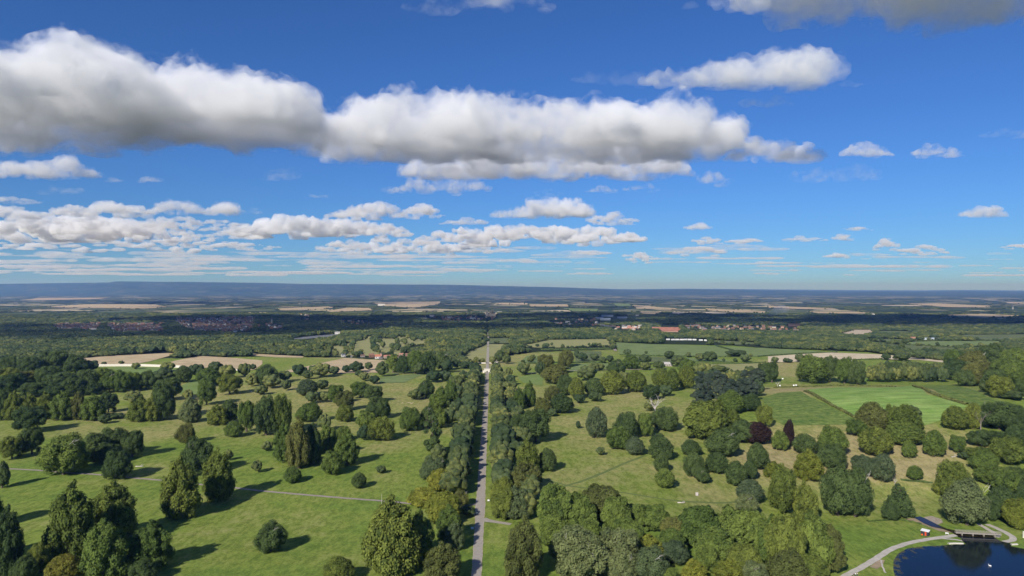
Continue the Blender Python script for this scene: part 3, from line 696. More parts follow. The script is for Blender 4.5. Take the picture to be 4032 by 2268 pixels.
grove('of the pair beside the avenue', 'B2', '170 435 240 90 l ol;360 408 200 180 r dk')
grove('in the cluster on the right lawn', 'B2', '1070 192 260 0 o gr;1235 247 200 60 r bl;1150 90 250 -180 o dk;1320 60 190 -180 o gr')
one('M2', '1545 900 265 665 o dk', 'broad dark oak standing below the white dead tree')
grove('in the right lawn trees', 'B2', '1470 180 160 20 r dk;1490 298 230 70 r dk;1500 412 165 230 r dk;1530 577 220 380 r gr;1800 252 190 95 r dk;1830 475 230 225 o dk;1910 528 170 370 o dk;2060 432 220 215 r dk;2260 562 215 310 r dk;2390 492 150 290 r dk;2460 392 215 130 r dk;2390 733 270 500 r bl;2360 835 230 660 o pl;2190 875 140 780 o br;2120 272 330 40 o dk')
one('M2', '665 867 45 790 c ol', 'tiny spire shaped conifer alone on dry grass')
one('M2', '1385 692 100 590 r br', 'dark bush close beside the white dead tree')
grove('in the oaks just right of the avenue', 'M2', '240 1015 300 690 o dk;60 975 150 730 o dk;500 718 230 530 r dk;410 745 90 660 r gr;310 735 170 560 o br;400 592 150 440 o br;170 645 140 400 l gr;80 672 120 460 l gr')
grove('in the row of rounded limes', 'M2', '540 532 170 330 r dk;660 567 150 360 r ol;820 542 170 370 r dk;1020 527 220 290 r ol;1250 502 190 285 r ol;1500 463 170 270 r ol;1600 492 140 270 r ol;1740 463 160 250 r ol;1400 582 180 440 o dk;1550 542 130 425 r gr;680 612 110 530 r dk;840 597 120 500 o dk;760 390 180 270 o gr;1120 450 120 290 o dk')
grove('in the trees behind the row of limes', 'M2', '280 330 90 190 o gr;330 305 170 130 o br;540 245 160 80 o br;450 305 250 220 o br;1050 335 190 215 o dk;1200 268 170 140 o gr;1340 222 110 120 o dk;1340 278 100 200 o dk;1480 273 100 185 o dk;1670 245 130 135 o gr;1760 320 180 190 o gr;1920 335 160 230 o gr;2090 305 180 230 r ol;2390 335 110 235 o gr;2540 400 120 210 o dk;430 420 240 240 o br')
one('M2', '120 327 125 205 r cp', 'copper red beech beside the bright green meadow')
grove('of the twin dark conifers', 'M2', '820 285 95 200 c dk;890 280 85 210 c dk')
grove('in the scattered trees before the big pasture', 'M2', '650 157 50 80 r gr;710 187 90 100 o dk;830 182 90 110 o gr;915 207 65 140 r gr;985 197 70 130 o br;1160 127 75 78 o dk;1348 112 30 78 r dk;1580 167 90 80 r dk;1775 147 45 95 r dk;1890 187 100 105 o dk;1990 197 130 105 o gr;2250 142 190 70 o dk;2405 137 35 108 r dk;2245 197 40 150 r dk;2345 197 100 135 o dk;2130 192 30 155 r dk;210 172 50 120 r gr;185 202 60 135 r gr;110 202 40 170 r gr')
grove('of the dots on the dry pasture', 'M2', '400 29 28 -4 r dk;510 62 35 8 r dk;603 62 32 28 r dk;713 52 30 20 r dk;776 29 25 0 r dk;882 29 30 0 r dk;923 54 28 22 r dk;155 39 25 20 r dk;255 42 40 12 r br;995 50 28 18 r dk')
# pines: ranks that follow the edge of the wood
def rank(tile, pa, n, hgt, w, phrase, jit=10):
    pa = np.array([tuple(map(float, q.split())) for q in pa.split(';')]); s_ = []
    for i in range(n):
        t = (i + .5) / n; x = np.interp(t, np.linspace(0, 1, len(pa)), pa[:, 0]); y = np.interp(t, np.linspace(0, 1, len(pa)), pa[:, 1])
        y += rngT.uniform(-jit, jit); s_.append(f'{x:.0f} {y:.0f} {w * rngT.uniform(.85, 1.2):.0f} {y - hgt * rngT.uniform(.9, 1.1):.0f} p pn')
    grove(phrase, tile, ';'.join(s_))
rank('M2', '1840 690;1990 660;2300 640;2480 600', 9, 190, 140, 'in the front rank of pines')
rank('M2', '1850 590;2100 570;2300 560;2500 545', 9, 190, 135, 'in the second rank of pines')
rank('M2', '1850 510;2100 480;2300 480;2520 480', 9, 180, 130, 'in the third rank of pines')
rank('M2', '1900 440;2200 410;2500 430', 7, 150, 120, 'in the back rank of pines')
rank('M3', '1000 402;1400 392;1800 396', 10, 150, 110, 'in the front pines above the hill pasture', 5)
rank('M3', '1020 360;1400 345;1830 350', 10, 150, 105, 'in the back pines above the hill pasture', 5)
grove('of the beeches below the pine wood', 'M2', '1960 1005 460 650 b ol;2310 1015 260 780 o dk;2160 985 260 700 b ol;2540 860 160 640 o ol;2200 725 230 490 r gr;2390 695 210 520 r dk')
one('M2', '2480 1030 250 830 r cp', 'deep copper beech near the corner of the maize')
grove('on the slope below the hill pasture', 'B3', '120 203 180 0 o gr;370 248 240 40 r dk;650 265 300 -40 o gr;400 505 270 190 l ye;640 405 300 200 o dk;930 425 200 240 o bl;1080 265 330 0 r ol;1160 533 240 240 r bl;1040 475 160 260 o bl;700 875 380 360 o dk;880 885 330 380 o dk;150 845 320 370 o ol;60 485 200 310 l ye;390 945 270 530 l ol;1370 155 380 -80 r gr;1420 283 150 100 r gr;1665 273 220 0 r gr;1900 223 180 45 o gr;560 250 150 100 o dk')
one('B3', '200 160 110 -110 r cp', 'small dark copper tree left of the straw slope')
one('B3', '1310 865 290 550 c dk', 'dark cone shaped tree beside the stream')
one('B3', '1235 900 190 770 r dk', 'dark bush at the foot of the cone shaped tree')
one('B3', '1480 503 150 350 r gr', 'isolated small round tree on the straw slope')
one('B3', '2000 985 480 510 o pl', 'large pale sycamore above the stream and bridge')
grove('of the hill top beeches', 'M3', '1050 945 260 615 r br;1370 995 330 645 r ol;1250 905 160 640 o ol;1460 790 140 640 o br;880 955 200 800 o gr')
grove('at the right corner of the hill pasture', 'M3', '1890 893 230 650 r ol;2060 883 160 620 r ol;2240 850 160 610 o dk;2330 905 330 640 o dk;2480 865 250 650 o dk;2560 965 260 750 o dk')
grove('in the yellowish beeches by the lake path', 'B3', '190 1480 420 880 b ol;440 1450 420 870 b gr;600 1440 330 960 b br;200 1580 420 1290 o br;60 1400 330 900 b gr;420 1600 400 1240 b ol')
grove('in the lower right hand wood', 'B3', '1850 695 330 310 o ol;1760 665 200 470 o ol;2260 185 330 0 o dk;2500 165 240 -20 o dk;2140 335 300 160 o ol;2420 355 330 110 o ol;2250 565 330 340 o gr;2480 605 250 400 o dk;2350 885 330 570 o dk;2180 425 250 220 o gr;2560 765 150 520 o dk;2110 165 190 20 o dk;2010 305 170 200 o dk;2250 905 250 650 o dk;2400 700 300 480 o gr;2520 980 330 760 b ye')
grove('in the upper right hand wood', 'M3', '1900 305 230 80 o gr;2050 335 260 90 o br;2250 265 300 70 o dk;2480 295 240 60 o gr;1900 385 260 240 o dk;2080 435 260 260 o br;2280 505 260 280 o dk;2480 425 250 220 o gr;2340 565 260 400 o ol;2480 585 200 480 o br;2560 525 180 400 o dk;2150 260 200 100 o dk;2400 380 260 160 o gr;1980 440 200 300 o dk')
one('M3', '2200 503 110 410 r go', 'yellow autumn bush on the edge of the right hand wood')
grove('in the trees behind the hill pasture', 'M3', '460 413 330 180 o gr;620 403 150 150 o dk;770 413 170 155 o gr;900 423 170 185 o dk')
grove('of the bushes by the pale ripe field', 'M3', '320 197 90 118 o dk;185 202 60 160 r dk;220 202 55 163 r dk;70 202 65 142 o dk;40 405 130 200 o dk;1190 175 80 110 o dk;1350 185 150 110 o dk;1510 170 130 85 o dk')
grove('in the lime row crossing the left park', 'M0', '10 785 110 520 l dk;125 783 190 505 l ol;290 763 190 520 l ol;475 773 160 510 l ol;625 788 210 505 l gr;800 778 150 510 l br;940 788 210 530 l gr;1090 705 160 510 o dk;1410 798 230 560 l ol;1540 793 190 540 l ol;1660 783 280 420 o dk;1340 625 150 480 o gr;2190 833 190 630 l ol;2320 805 150 585 o dk;2480 905 170 600 o gr')
one('M0', '1910 808 210 555 l pl', 'pale grey-green tree shining in the lime row')
one('M0', '300 915 300 660 o dk', 'tall dark oak in front of the lime row')
one('M0', '2350 958 170 795 r gr', 'rounded bush-like tree in front of the lime row')
one('M0', '1150 772 150 705 r go', 'low golden bush in a gap of the lime row')
one('M0', '1050 820 110 730 o gr', 'small shrub at the foot of the lime row')
grove('in the dark wood at the left edge', 'M0', '80 335 200 150 o dk;300 335 230 160 o dk;560 305 260 135 o dk;760 315 220 180 o dk;910 295 140 210 o dk;60 425 200 300 o ol;250 405 260 290 o br;480 425 220 270 o dk;620 465 300 300 o dk;860 445 200 310 o dk;120 545 260 390 o dk;330 555 260 410 o dk;560 555 240 420 o dk;760 545 220 410 o dk;920 530 170 400 r dk;1030 425 180 260 o gr;20 640 150 480 o dk')
grove('in the cluster beside the bright meadow', 'M0', '1100 503 200 300 o gr;1220 503 180 290 o gr;1350 483 160 300 o gr;1470 473 190 290 o dk;1650 413 180 310 r dk;1840 403 170 240 r dk;1980 343 130 215 r dk;1700 585 260 400 o dk;1890 583 90 470 o dk;2080 633 200 410 o gr;2100 440 220 310 o gr')
grove('of the trees along the stubble fields', 'M0', '1045 223 45 190 r dk;1220 221 50 178 r dk;1365 268 80 200 r gr;1690 293 120 210 r ol;2170 303 130 190 o gr;2280 363 140 225 c bl;2460 343 110 205 o bl;2310 528 230 330 o ol;2040 278 35 240 r br;2545 273 60 215 o dk;2530 443 110 320 o dk')
grove('in the dark trees by the stubble corner', 'M1', '100 433 220 230 o dk;150 463 160 330 r dk;290 393 120 280 o dk;430 333 130 240 o dk;520 368 100 280 r dk;580 303 90 230 o bl;660 353 170 240 o dk;790 323 100 255 o gr;300 483 90 370 c dk;490 443 90 370 c gr;660 473 120 385 r gr;520 538 190 415 r bl;50 528 120 435 r dk;910 303 80 225 o dk;1010 303 130 200 o dk;1130 278 70 195 o dk;1040 343 80 280 o dk;1090 388 90 300 r dk;1190 418 100 330 r dk;1270 343 120 200 o dk')
grove('in the central clump of the left park', 'M1', '570 613 130 490 o dk;690 603 110 500 o gr;810 623 180 430 o gr;890 693 180 490 o br;1050 563 190 420 o gr;1180 603 200 460 o dk;1290 763 160 560 o dk;1190 760 180 600 o dk')
grove('in front of the central clump', 'M1', '100 943 240 560 o dk;250 933 220 550 o ol;540 803 230 610 o gr;690 893 120 720 o gr;900 803 200 660 o ol;1110 873 180 690 o gr;1090 993 120 830 l gr;1270 993 260 765 o ol;880 993 160 850 o gr')
grove('in the trees standing left of the avenue', 'M1', '1550 898 220 660 o gr;1600 578 130 470 r dk;1710 563 160 380 o dk;1790 403 140 290 o dk;1860 623 130 450 o gr;1980 693 150 400 o gr;1830 723 200 520 o gr;1720 863 160 640 o dk;1850 863 140 670 o gr;1900 393 130 310 o gr;2110 533 90 400 r dk;2010 480 130 330 o gr')
grove('in the wood beside the stone gate', 'M1', '1380 303 130 130 o gr;1480 313 130 140 o dk;1600 313 170 90 o gr;1740 313 170 100 o dk;1650 323 100 200 r ol;1880 283 150 100 o dk;1920 303 120 170 o br;2110 263 140 190 o gr;2200 300 110 200 o gr')
one('M1', '2010 263 90 165 r cp', 'copper beech in the wood left of the stone gate')
grove('of the small trees around the lodge', 'M1', '2215 213 50 140 r dk;2275 208 60 150 r dk;2380 218 60 135 r gr;2450 205 100 80 c dk;2520 215 80 120 o dk')
# the avenue itself
nL = nR = 0
for side, y0, y1, step in ((-1, 415, 985, 16.4), (1, 372, 985, 16.0)):
    ys_ = np.arange(y0, y1, step)
    for i, yy in enumerate(ys_):
        w_ = rngT.uniform(12.5, 18.5); h_ = rngT.uniform(12, 19)
        off = 1.9 + rngT.uniform(4.6, 6.4) + w_ / 2 if side < 0 else 1.9 + rngT.uniform(2.2, 4) + w_ / 2
        y_ = yy + rngT.uniform(-2, 2); x_ = roadx(y_) + side * off
        cl = rngT.choice(['ol', 'gr', 'ol', 'ol', 'br']); kd = rngT.choice(['l', 'o', 'o', 'r', 'b'])
        k = len(ys_) - 1 - i
        lb = f'{FOLWORD[cl]} avenue tree, {"nearest the stone gate" if k == 0 else ORD[k] + " from the stone gate" if k < 30 else "far from the stone gate"}, on the {"left" if side < 0 else "right"} side'
        if k >= 30: lb = f'{FOLWORD[cl]} avenue tree, {"first" if i == 0 else ORD[i]} from the side drive, on the {"left" if side < 0 else "right"}'
        TREES.append((x_, y_, float(terr(x_, y_)), w_, h_, kd, cl, lb, 'avenue trees lining the drive', 800 * (300 / y_) ** 2 * 8))
        if rngT.rand() < (.55 if side > 0 else .40):      # second, looser line outside the right hand row
            x2 = x_ + side * rngT.uniform(12, 17); y2 = y_ + rngT.uniform(-4, 4); c2 = rngT.choice(['ol', 'gr', 'dk'])
            TREES.append((x2, y2, float(terr(x2, y2)), rngT.uniform(11, 14), rngT.uniform(12, 15.5), 'o', c2, f'{FOLWORD[c2]} oak just outside the {"right" if side > 0 else "left"} avenue row, {(ORD[k] if k else "first") + " from the stone gate" if k < 30 else "level with the junction, " + (ORD[i] if i else "first") + " from it"}', 'oaks outside the avenue rows', 800 * (300 / y_) ** 2 * 5))

LIMB = []
for s_ in range(3):
    rng = np.random.RandomState(s_ + 140); mb = MB()
    branchy(mb, (.10, -.20, .55), (.25, -.75, .55), .36, .011, 2, rng, .55, 5); LIMB.append(mesh('dead_branch', mb.v, mb.f, DEADWOOD, True))
TREES.sort(key=lambda t: -t[9])
MAXT = 300
seen_lb = {}
ti = 0
for (X, Y, z, W, h, kd, cl, lb, gp, a) in TREES[:MAXT]:
    nm = {'o': 'oak_tree', 'l': 'lime_tree', 'r': 'round_tree', 'b': 'beech_tree', 'p': 'pine_tree', 's': 'pine_tree', 'c': 'conifer_tree'}[kd]
    if h < 4 or kd == 'r' and cl == 'go': nm = 'bush'
    lb = lb.replace('leftmost from the', 'first from the')
    e = tag(empty(nm, (X, Y, z - .1), rngT.uniform(0, 6.283)), lb, 'bush' if nm == 'bush' else 'tree', gp)
    v = ti % NVAR[kd]; ti += 1
    c = bpy.data.objects.new('crown', CR[kd, v]); COL.objects.link(c); c.parent = e
    lift = 0.0 if h < 8 else .02
    c.scale = (W * rngT.uniform(.90, 1.10), W * rngT.uniform(.90, 1.10), h); c.rotation_euler = (rngT.normal() * .045, rngT.normal() * .045, 0); c.location = (0, 0, h * lift)
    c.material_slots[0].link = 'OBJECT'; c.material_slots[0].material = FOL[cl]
    if kd == 'o' and (cl == 'pl' or ti % 9 == 0) and h > 8:
        dl = bpy.data.objects.new('dead_branch', LIMB[ti % 3]); COL.objects.link(dl); dl.parent = e; dl.scale = (W * .62, W * .62, h * .98); dl.rotation_euler = (0, 0, -e.rotation_euler.z + rngT.uniform(-.8, .8))
    t = bpy.data.objects.new('trunk', TR[kd]); COL.objects.link(t); t.parent = e
    t.scale = (h * .75, h * .75, h)
REST = TREES[MAXT:]

# dead tree, fallen wood -------------------------------------------------
def dead_tree(tile, x, base, top, label, seed, lean=0, spread=.55, DEADWOOD=DEADWOOD, th=1.0):
    bx, by = T(tile, x, base); p = hit(bx, by)[0]; h = ((base - top) / (2.5556 if tile[0] != 'B' else 2.5506)) / F * p[1]
    rng = np.random.RandomState(seed)
    e = tag(empty('dead_tree', tuple(p)), label, 'dead tree')
    mb = MB(); mb.tube([(0, 0, -.2), (0, 0, .3), (.1, 0, h * .22), (.05 + lean * .3, 0, h * .42)], [h * .045 * th, h * .036 * th, h * .03 * th, h * .026 * th], 9); mb.build('trunk', DEADWOOD, e, True)
    for k in range(7):
        a = k * 0.95 + rng.rand() * .5; z0 = h * rng.uniform(.22, .42); m2 = MB()
        branchy(m2, (.06, 0, z0), (math.cos(a) * .8, math.sin(a) * .8, 1.0), h * rng.uniform(.32, .5), h * .017 * th, 2, rng, spread)
        m2.build('branch', DEADWOOD, e, True)
    return e
dead_tree('M2', 1440, 712, 540, 'white dead tree with bare forked branches on the right lawn', 4)
dead_tree('M3', 2140, 890, 640, 'bare grey dead tree among the hill corner trees', 8, DEADWOOD=GREYWOOD, th=.6)
dead_tree('M1', 755, 268, 190, 'bare thin tree in front of the stubble field', 12, DEADWOOD=GREYWOOD, th=.5)
dead_tree('B3', 1275, 530, 455, 'short broken pale stump on the straw slope', 15)
dead_tree('M3', 95, 440, 385, 'pale broken trunk by the white boards', 18)
def logs(tile, s, label, seed, L=4.0, r=.28):
    x, y = map(float, s.split()); p = hit(*T(tile, x, y))[0]; rng = np.random.RandomState(seed)
    e = tag(empty('fallen_log', tuple(p), rng.uniform(-.4, .4)), label, 'log')
    mb = MB(); mb.tube([(-L / 2, 0, r), (-L / 6, .15, r), (L / 6, .1, r * .9), (L / 2, .3, r * .8)], [r, r * .95, r * .8, r * .55], 8); mb.build('log', DEADWOOD, e, True)
    for k in range(3):
        m2 = MB(); branchy(m2, (L * (.05 + .12 * k), .2, r), (.5, rng.uniform(-.8, .8), .6), L * .28, r * .35, 1, rng); m2.build('branch', DEADWOOD, e, True)
logs('B1', '1850 240', 'pale fallen branch under the ragged dark pine', 1)
logs('B2', '1700 718', 'pair of pale logs lying on the mown track', 2, 4.2, .32)
logs('B0', '1400 352', 'pale brushwood beside the rounded dark tree', 3, 5, .3)
logs('B3', '1870 255', 'pale fallen limb on the upper straw slope', 4, 5, .3)

# the great mass of woodland beyond, too many trees to count -------------
def wood_proto(seed):
    rng = np.random.RandomState(seed); lobes = [(0, 0, .5, .38)]
    for d in fib(13):
        if d[2] < -.4: continue
        lobes.append((d[0] * .34, d[1] * .34, .52 + d[2] * .32, rng.uniform(.16, .24)))
    bm = bmesh.new()
    for (x, y, z, r) in lobes:
        for v in bmesh.ops.create_icosphere(bm, subdivisions=2, radius=1.0)['verts']:
            k = r * (1 + .30 * mnoise.noise(v.co * 2.4 + Vector((x * 11, y * 11, seed))))
            v.co = Vector((v.co.x * k + x, v.co.y * k + y, max(v.co.z * k + z, 0)))
    me = bpy.data.meshes.new('wood_crown'); bm.to_mesh(me); bm.free()
    me.attributes.new('rnd', 'FLOAT', 'FACE').data.foreach_set('value', rng.uniform(.1, .75, len(me.polygons)).astype(np.float32))
    return me
def wood_material():
    m = foliage_material('woodland_foliage', (.034, .054, .022), (.112, .134, .050), .12); nt = m.node_tree
    mx = [n for n in nt.nodes if n.type == 'MIX' and n.blend_type == 'MIX'][0]; a = nt.nodes
    P = N(nt, 'ShaderNodeNewGeometry').outputs['Position']
    sp = noise_node(nt, P, 1 / 120., 4, .6)
    c = mixc(nt, rng_node(nt, sp, .42, .58, 0, 1), (.070, .108, .050), (.178, .200, .062))
    c = mixc(nt, 1.0, c, mixc(nt, N(nt, 'ShaderNodeObjectInfo').outputs['Random'], (.55, .60, .60), (1.35, 1.25, 1.1)), 'MULTIPLY'); nt.links.new(c, mx.inputs[7])
    return m
WOODM = wood_material()
wps = []
for s_ in range(4):
    me_ = wood_proto(s_ + 90); me_.materials.append(WOODM)
    wps.append(bpy.data.objects.new('woodland_crown', me_))
def instancer(name, P, S, H, label, protos=wps):
    """one mass of crowns set at the points P"""
    me = bpy.data.meshes.new(name); me.from_pydata(P.tolist(), [], [])
    rng = np.random.RandomState(3)
    me.attributes.new('scl', 'FLOAT_VECTOR', 'POINT').data.foreach_set('vector', np.stack([S, S, H], 1).astype(np.float32).ravel())
    me.attributes.new('rot', 'FLOAT_VECTOR', 'POINT').data.foreach_set('vector', np.stack([0 * S, 0 * S, rng.uniform(0, 6.28, len(S))], 1).astype(np.float32).ravel())
    me.attributes.new('pick', 'INT', 'POINT').data.foreach_set('value', rng.randint(0, len(protos), len(S)).astype(np.int32))
    o = link(name, me); tag(o, label, kind='stuff')
    ng = bpy.data.node_groups.new(name, 'GeometryNodeTree')
    ng.interface.new_socket('Geometry', in_out='INPUT', socket_type='NodeSocketGeometry'); ng.interface.new_socket('Geometry', in_out='OUTPUT', socket_type='NodeSocketGeometry')
    gi = ng.nodes.new('NodeGroupInput'); go = ng.nodes.new('NodeGroupOutput')
    mp = ng.nodes.new('GeometryNodeMeshToPoints'); ng.links.new(gi.outputs[0], mp.inputs['Mesh'])
    jn = ng.nodes.new('GeometryNodeJoinGeometry')
    gti = ng.nodes.new('GeometryNodeGeometryToInstance')
    for p in protos:
        oi = ng.nodes.new('GeometryNodeObjectInfo'); oi.inputs['Object'].default_value = p
        g2 = ng.nodes.new('GeometryNodeGeometryToInstance'); ng.links.new(oi.outputs['Geometry'], g2.inputs[0]); ng.links.new(g2.outputs[0], jn.inputs[0])
    ng.nodes.remove(gti)
    ip = ng.nodes.new('GeometryNodeInstanceOnPoints'); ip.inputs['Pick Instance'].default_value = True
    def at(nm, ty):
        a = ng.nodes.new('GeometryNodeInputNamedAttribute'); a.data_type = ty; a.inputs[0].default_value = nm; return a.outputs[0]
    er = ng.nodes.new('FunctionNodeEulerToRotation'); ng.links.new(at('rot', 'FLOAT_VECTOR'), er.inputs[0])
    ng.links.new(mp.outputs[0], ip.inputs['Points']); ng.links.new(jn.outputs[0], ip.inputs['Instance']); ng.links.new(at('pick', 'INT'), ip.inputs['Instance Index'])
    ng.links.new(er.outputs[0], ip.inputs['Rotation']); ng.links.new(at('scl', 'FLOAT_VECTOR'), ip.inputs['Scale']); ng.links.new(ip.outputs[0], go.inputs[0])
    md = o.modifiers.new('crowns', 'NODES'); md.node_group = ng
    return o
HOUSES_CLEAR = []
def town_zone(tile, s):
    p = pts(tile, s); w = hit(p[:, 0], p[:, 1])[:, :2]; HOUSES_CLEAR.append(w); return w

# ------------------------------------------------------------------ woodland masses and hedges
TOWN = {
    'shaded estate on the left': ('F0', '540 505;1000 500;1000 560;560 552', 20, 'mix'),
    'brick estate in the left town': ('F0', '1060 505;1640 500;1660 575;1180 580', 36, 'red'),
    'large estate right of the left town': ('F0', '1740 445;2560 430;2560 590;1950 575', 68, 'red'),
    'brick houses beside the left town': ('F1', '0 500;290 500;290 560;0 575', 16, 'red'),
    'shaded houses by the quarry wood': ('F1', '430 405;550 405;545 460;440 455', 6, 'mix'),
    'houses among the dark town trees': ('F1', '850 450;1300 470;1300 525;880 500', 10, 'mix'),
    'old town roofs by the cathedral': ('F1', '1660 425;2400 430;2400 475;1900 470', 40, 'purple'),
    'shaded town right of the avenue': ('F2', '280 450;900 450;900 530;520 525', 18, 'mix'),
    'pale sunlit houses beyond the wood': ('F2', '900 525;1310 520;1320 572;1060 572', 26, 'pale'),
    'sunlit houses right of the big red roof': ('F2', '1720 520;2570 520;2570 575;1800 575', 44, 'mix'),
    'last houses on the right of the town': ('F3', '0 510;330 560;340 590;0 580', 16, 'mix'),
}
zones = {k: town_zone(t, s) for k, (t, s, n, c) in TOWN.items()}
EXTRA_CLEAR = ['F2 1480 505;1700 505;1700 590;1480 590', 'F1 2280 360;2430 350;2440 440;2300 440', 'F2 850 418;1170 418;1170 470;850 470', 'F2 1520 650;1990 650;1990 690;1520 690', 'F3 1400 650;1740 640;1740 668;1420 672', 'F3 190 498;340 498;340 530;190 530', 'F1 1220 290;1300 290;1300 325;1220 325']
XC = [hit(*pts(s[:2], s[3:]).T)[:, :2] for s in EXTRA_CLEAR]
VIL = hit([1338, 1470, 1630, 1630, 1500, 1338], [1396, 1391, 1390, 1414, 1419, 1412])[:, :2]
rngW = np.random.RandomState(77)
def scatter(d0, d1, sp, azm=.80):
    """jittered grid over a sector of the land"""
    xs = np.arange(-azm * d1, azm * d1, sp); ysr = np.arange(d0, d1, sp)
    X, Y = np.meshgrid(xs, ysr); X = X + rngW.uniform(-.45, .45, X.shape) * sp; Y = Y + rngW.uniform(-.45, .45, Y.shape) * sp
    X, Y = X.ravel(), Y.ravel(); k = np.abs(X) < azm * Y; return X[k], Y[k]
def keep_out(X, Y, margin, h=0.0):
    k = np.ones(len(X), bool)
    for hh in ((0, .35, .7, 1.0) if h else (0,)):      # neither the foot of a tree nor its head may stand in the way of a clearing
        z = terr(X, Y); s = (CAMZ - z) / (CAMZ - z - hh * h)
        k &= keep_out_1(X * s, Y * s, margin)
    return k & (np.abs(X - roadx(Y)) > 9)
def keep_out_1(X, Y, margin):
    k = np.ones(len(X), bool); p = np.stack([X, Y], 1)
    for poly in CLEAR + HOUSES_CLEAR + XC + [VIL]:
        lo, hi = poly.min(0) - margin, poly.max(0) + margin
        near = (p[:, 0] > lo[0]) & (p[:, 0] < hi[0]) & (p[:, 1] > lo[1]) & (p[:, 1] < hi[1])
        if near.any():
            ins = inpoly(p[near], poly); k[np.where(near)[0][ins]] = False
    return k
def add_wood(d0, d1, sp, size, hgt, mask, label, name='woodland'):
    X, Y = scatter(d0, d1, sp); z = terr(X, Y)
    ppx = CX + F * X / Y; ppy = CY + F * (CAMZ - z) / Y
    k = (ppy < np.interp(ppx, BX, BY)) & keep_out(X, Y, 5, hgt * .85)
    if mask is not None: k &= mask(X, Y)
    k &= n2(X, Y, 42, 2, 51) > -.62
    # stands planted at different times, with rides between them
    v = n2(X, Y, 190, 2, 71) * 2.4; k &= np.abs(v - np.round(v)) > .05
    X, Y, z, v = X[k], Y[k], z[k], np.floor(v[k] + .5)
    s = size * rngW.uniform(.62, 1.5, len(X)); h = hgt * rngW.uniform(.6, 1.15, len(X)) * (1 + .25 * n2(X, Y, 130, 2, 21)) * (.85 + .22 * np.sin(v * 2.3))
    return np.stack([X, Y, z - .3], 1), s, h
parts = [add_wood(1010, 1900, 9.6, 13, 12, None, ''), add_wood(1900, 3000, 12.5, 17, 13, None, '')]
P_, S_, H_ = (np.concatenate([p[i] for p in parts]) for i in range(3))
instancer('woodland', P_, S_, H_, 'broad belt of mixed woodland between park and town')
# scattered trees of the farther park, hedgerow trees and the park trees too small to take one by one
ex = [(t[0], t[1], t[2] - .2, t[3], t[4]) for t in REST]
PARK2 = CLEAR[[i for i, f in enumerate(FIELDS) if 'behind the village' in f[4]][0]]
lo, hi = PARK2.min(0), PARK2.max(0)
for _ in range(95):
    p = rngW.uniform(lo, hi)
    if inpoly(p[None], PARK2)[0]: ex.append((p[0], p[1], float(terr(*p)) - .2, rngW.uniform(10, 17), rngW.uniform(9, 15)))
vl, vh = VIL.min(0), VIL.max(0)
for _ in range(46):
    p = rngW.uniform(vl - [30, 5], vh + [20, 45])
    if p[1] > 1300 or p[1] < 1180 or rngW.rand() < .15: ex.append((p[0], p[1], float(terr(*p)) - .2, rngW.uniform(6, 11), rngW.uniform(6, 10)))
for i, (t, s, m_, nm, lb) in enumerate(FIELDS):
    w = CLEAR[i]; D = w[:, 1].mean()
    if D < 1500: continue
    for j in range(len(w)):
        a, b = w[j], w[(j + 1) % len(w)]; L = np.hypot(*(b - a))
        for q in np.arange(0, L, max(7, D / 300)):
            if rngW.rand() < .5: continue
            p = a + (b - a) * q / L + rngW.normal(size=2) * 2.5; big = rngW.rand() < .25
            ex.append((p[0], p[1], float(terr(*p)) - .3, rngW.uniform(6, 11) * (1.4 if big else .8), rngW.uniform(6, 11) if big else rngW.uniform(2.5, 4.5)))
ex = np.array(ex); instancer('park_trees', ex[:, :3], ex[:, 3], ex[:, 4], 'small far trees scattered over the outer park and field edges')
townm = lambda X, Y: (n2(X, Y, 300, 3, 31) > -.45)
tp = [add_wood(3000, 4700, 16, 20, 12.5, townm, ''), ]
# inside the town: gardens between the houses
for k, w in zones.items():
    lo, hi = w.min(0), w.max(0); n = int((hi - lo).prod() / 2600)
    q = rngW.uniform(lo, hi, (max(n, 4), 2)); q = q[inpoly(q, w)]
    if len(q): tp.append((np.column_stack([q, terr(q[:, 0], q[:, 1]) - .3]), rngW.uniform(6, 11, len(q)), rngW.uniform(4, 8, len(q))))
P_, S_, H_ = (np.concatenate([p[i] for p in tp]) for i in range(3))
instancer('town_trees', P_, S_, H_, 'dark mass of trees around and inside the distant town')
farm = lambda X, Y: (n2(X, Y, 1100, 3, 41) > .50) | ((np.abs(n2(X, Y, 700, 1, 43)) < .02))
fp = [add_wood(4700, 7600, 24, 28, 9, farm, ''), add_wood(7600, 13000, 44, 60, 10, farm, '')]
P_, S_, H_ = (np.concatenate([p[i] for p in fp]) for i in range(3))
instancer('far_woodland', P_, S_, H_, 'far woods and hedgerows fading across the plain')

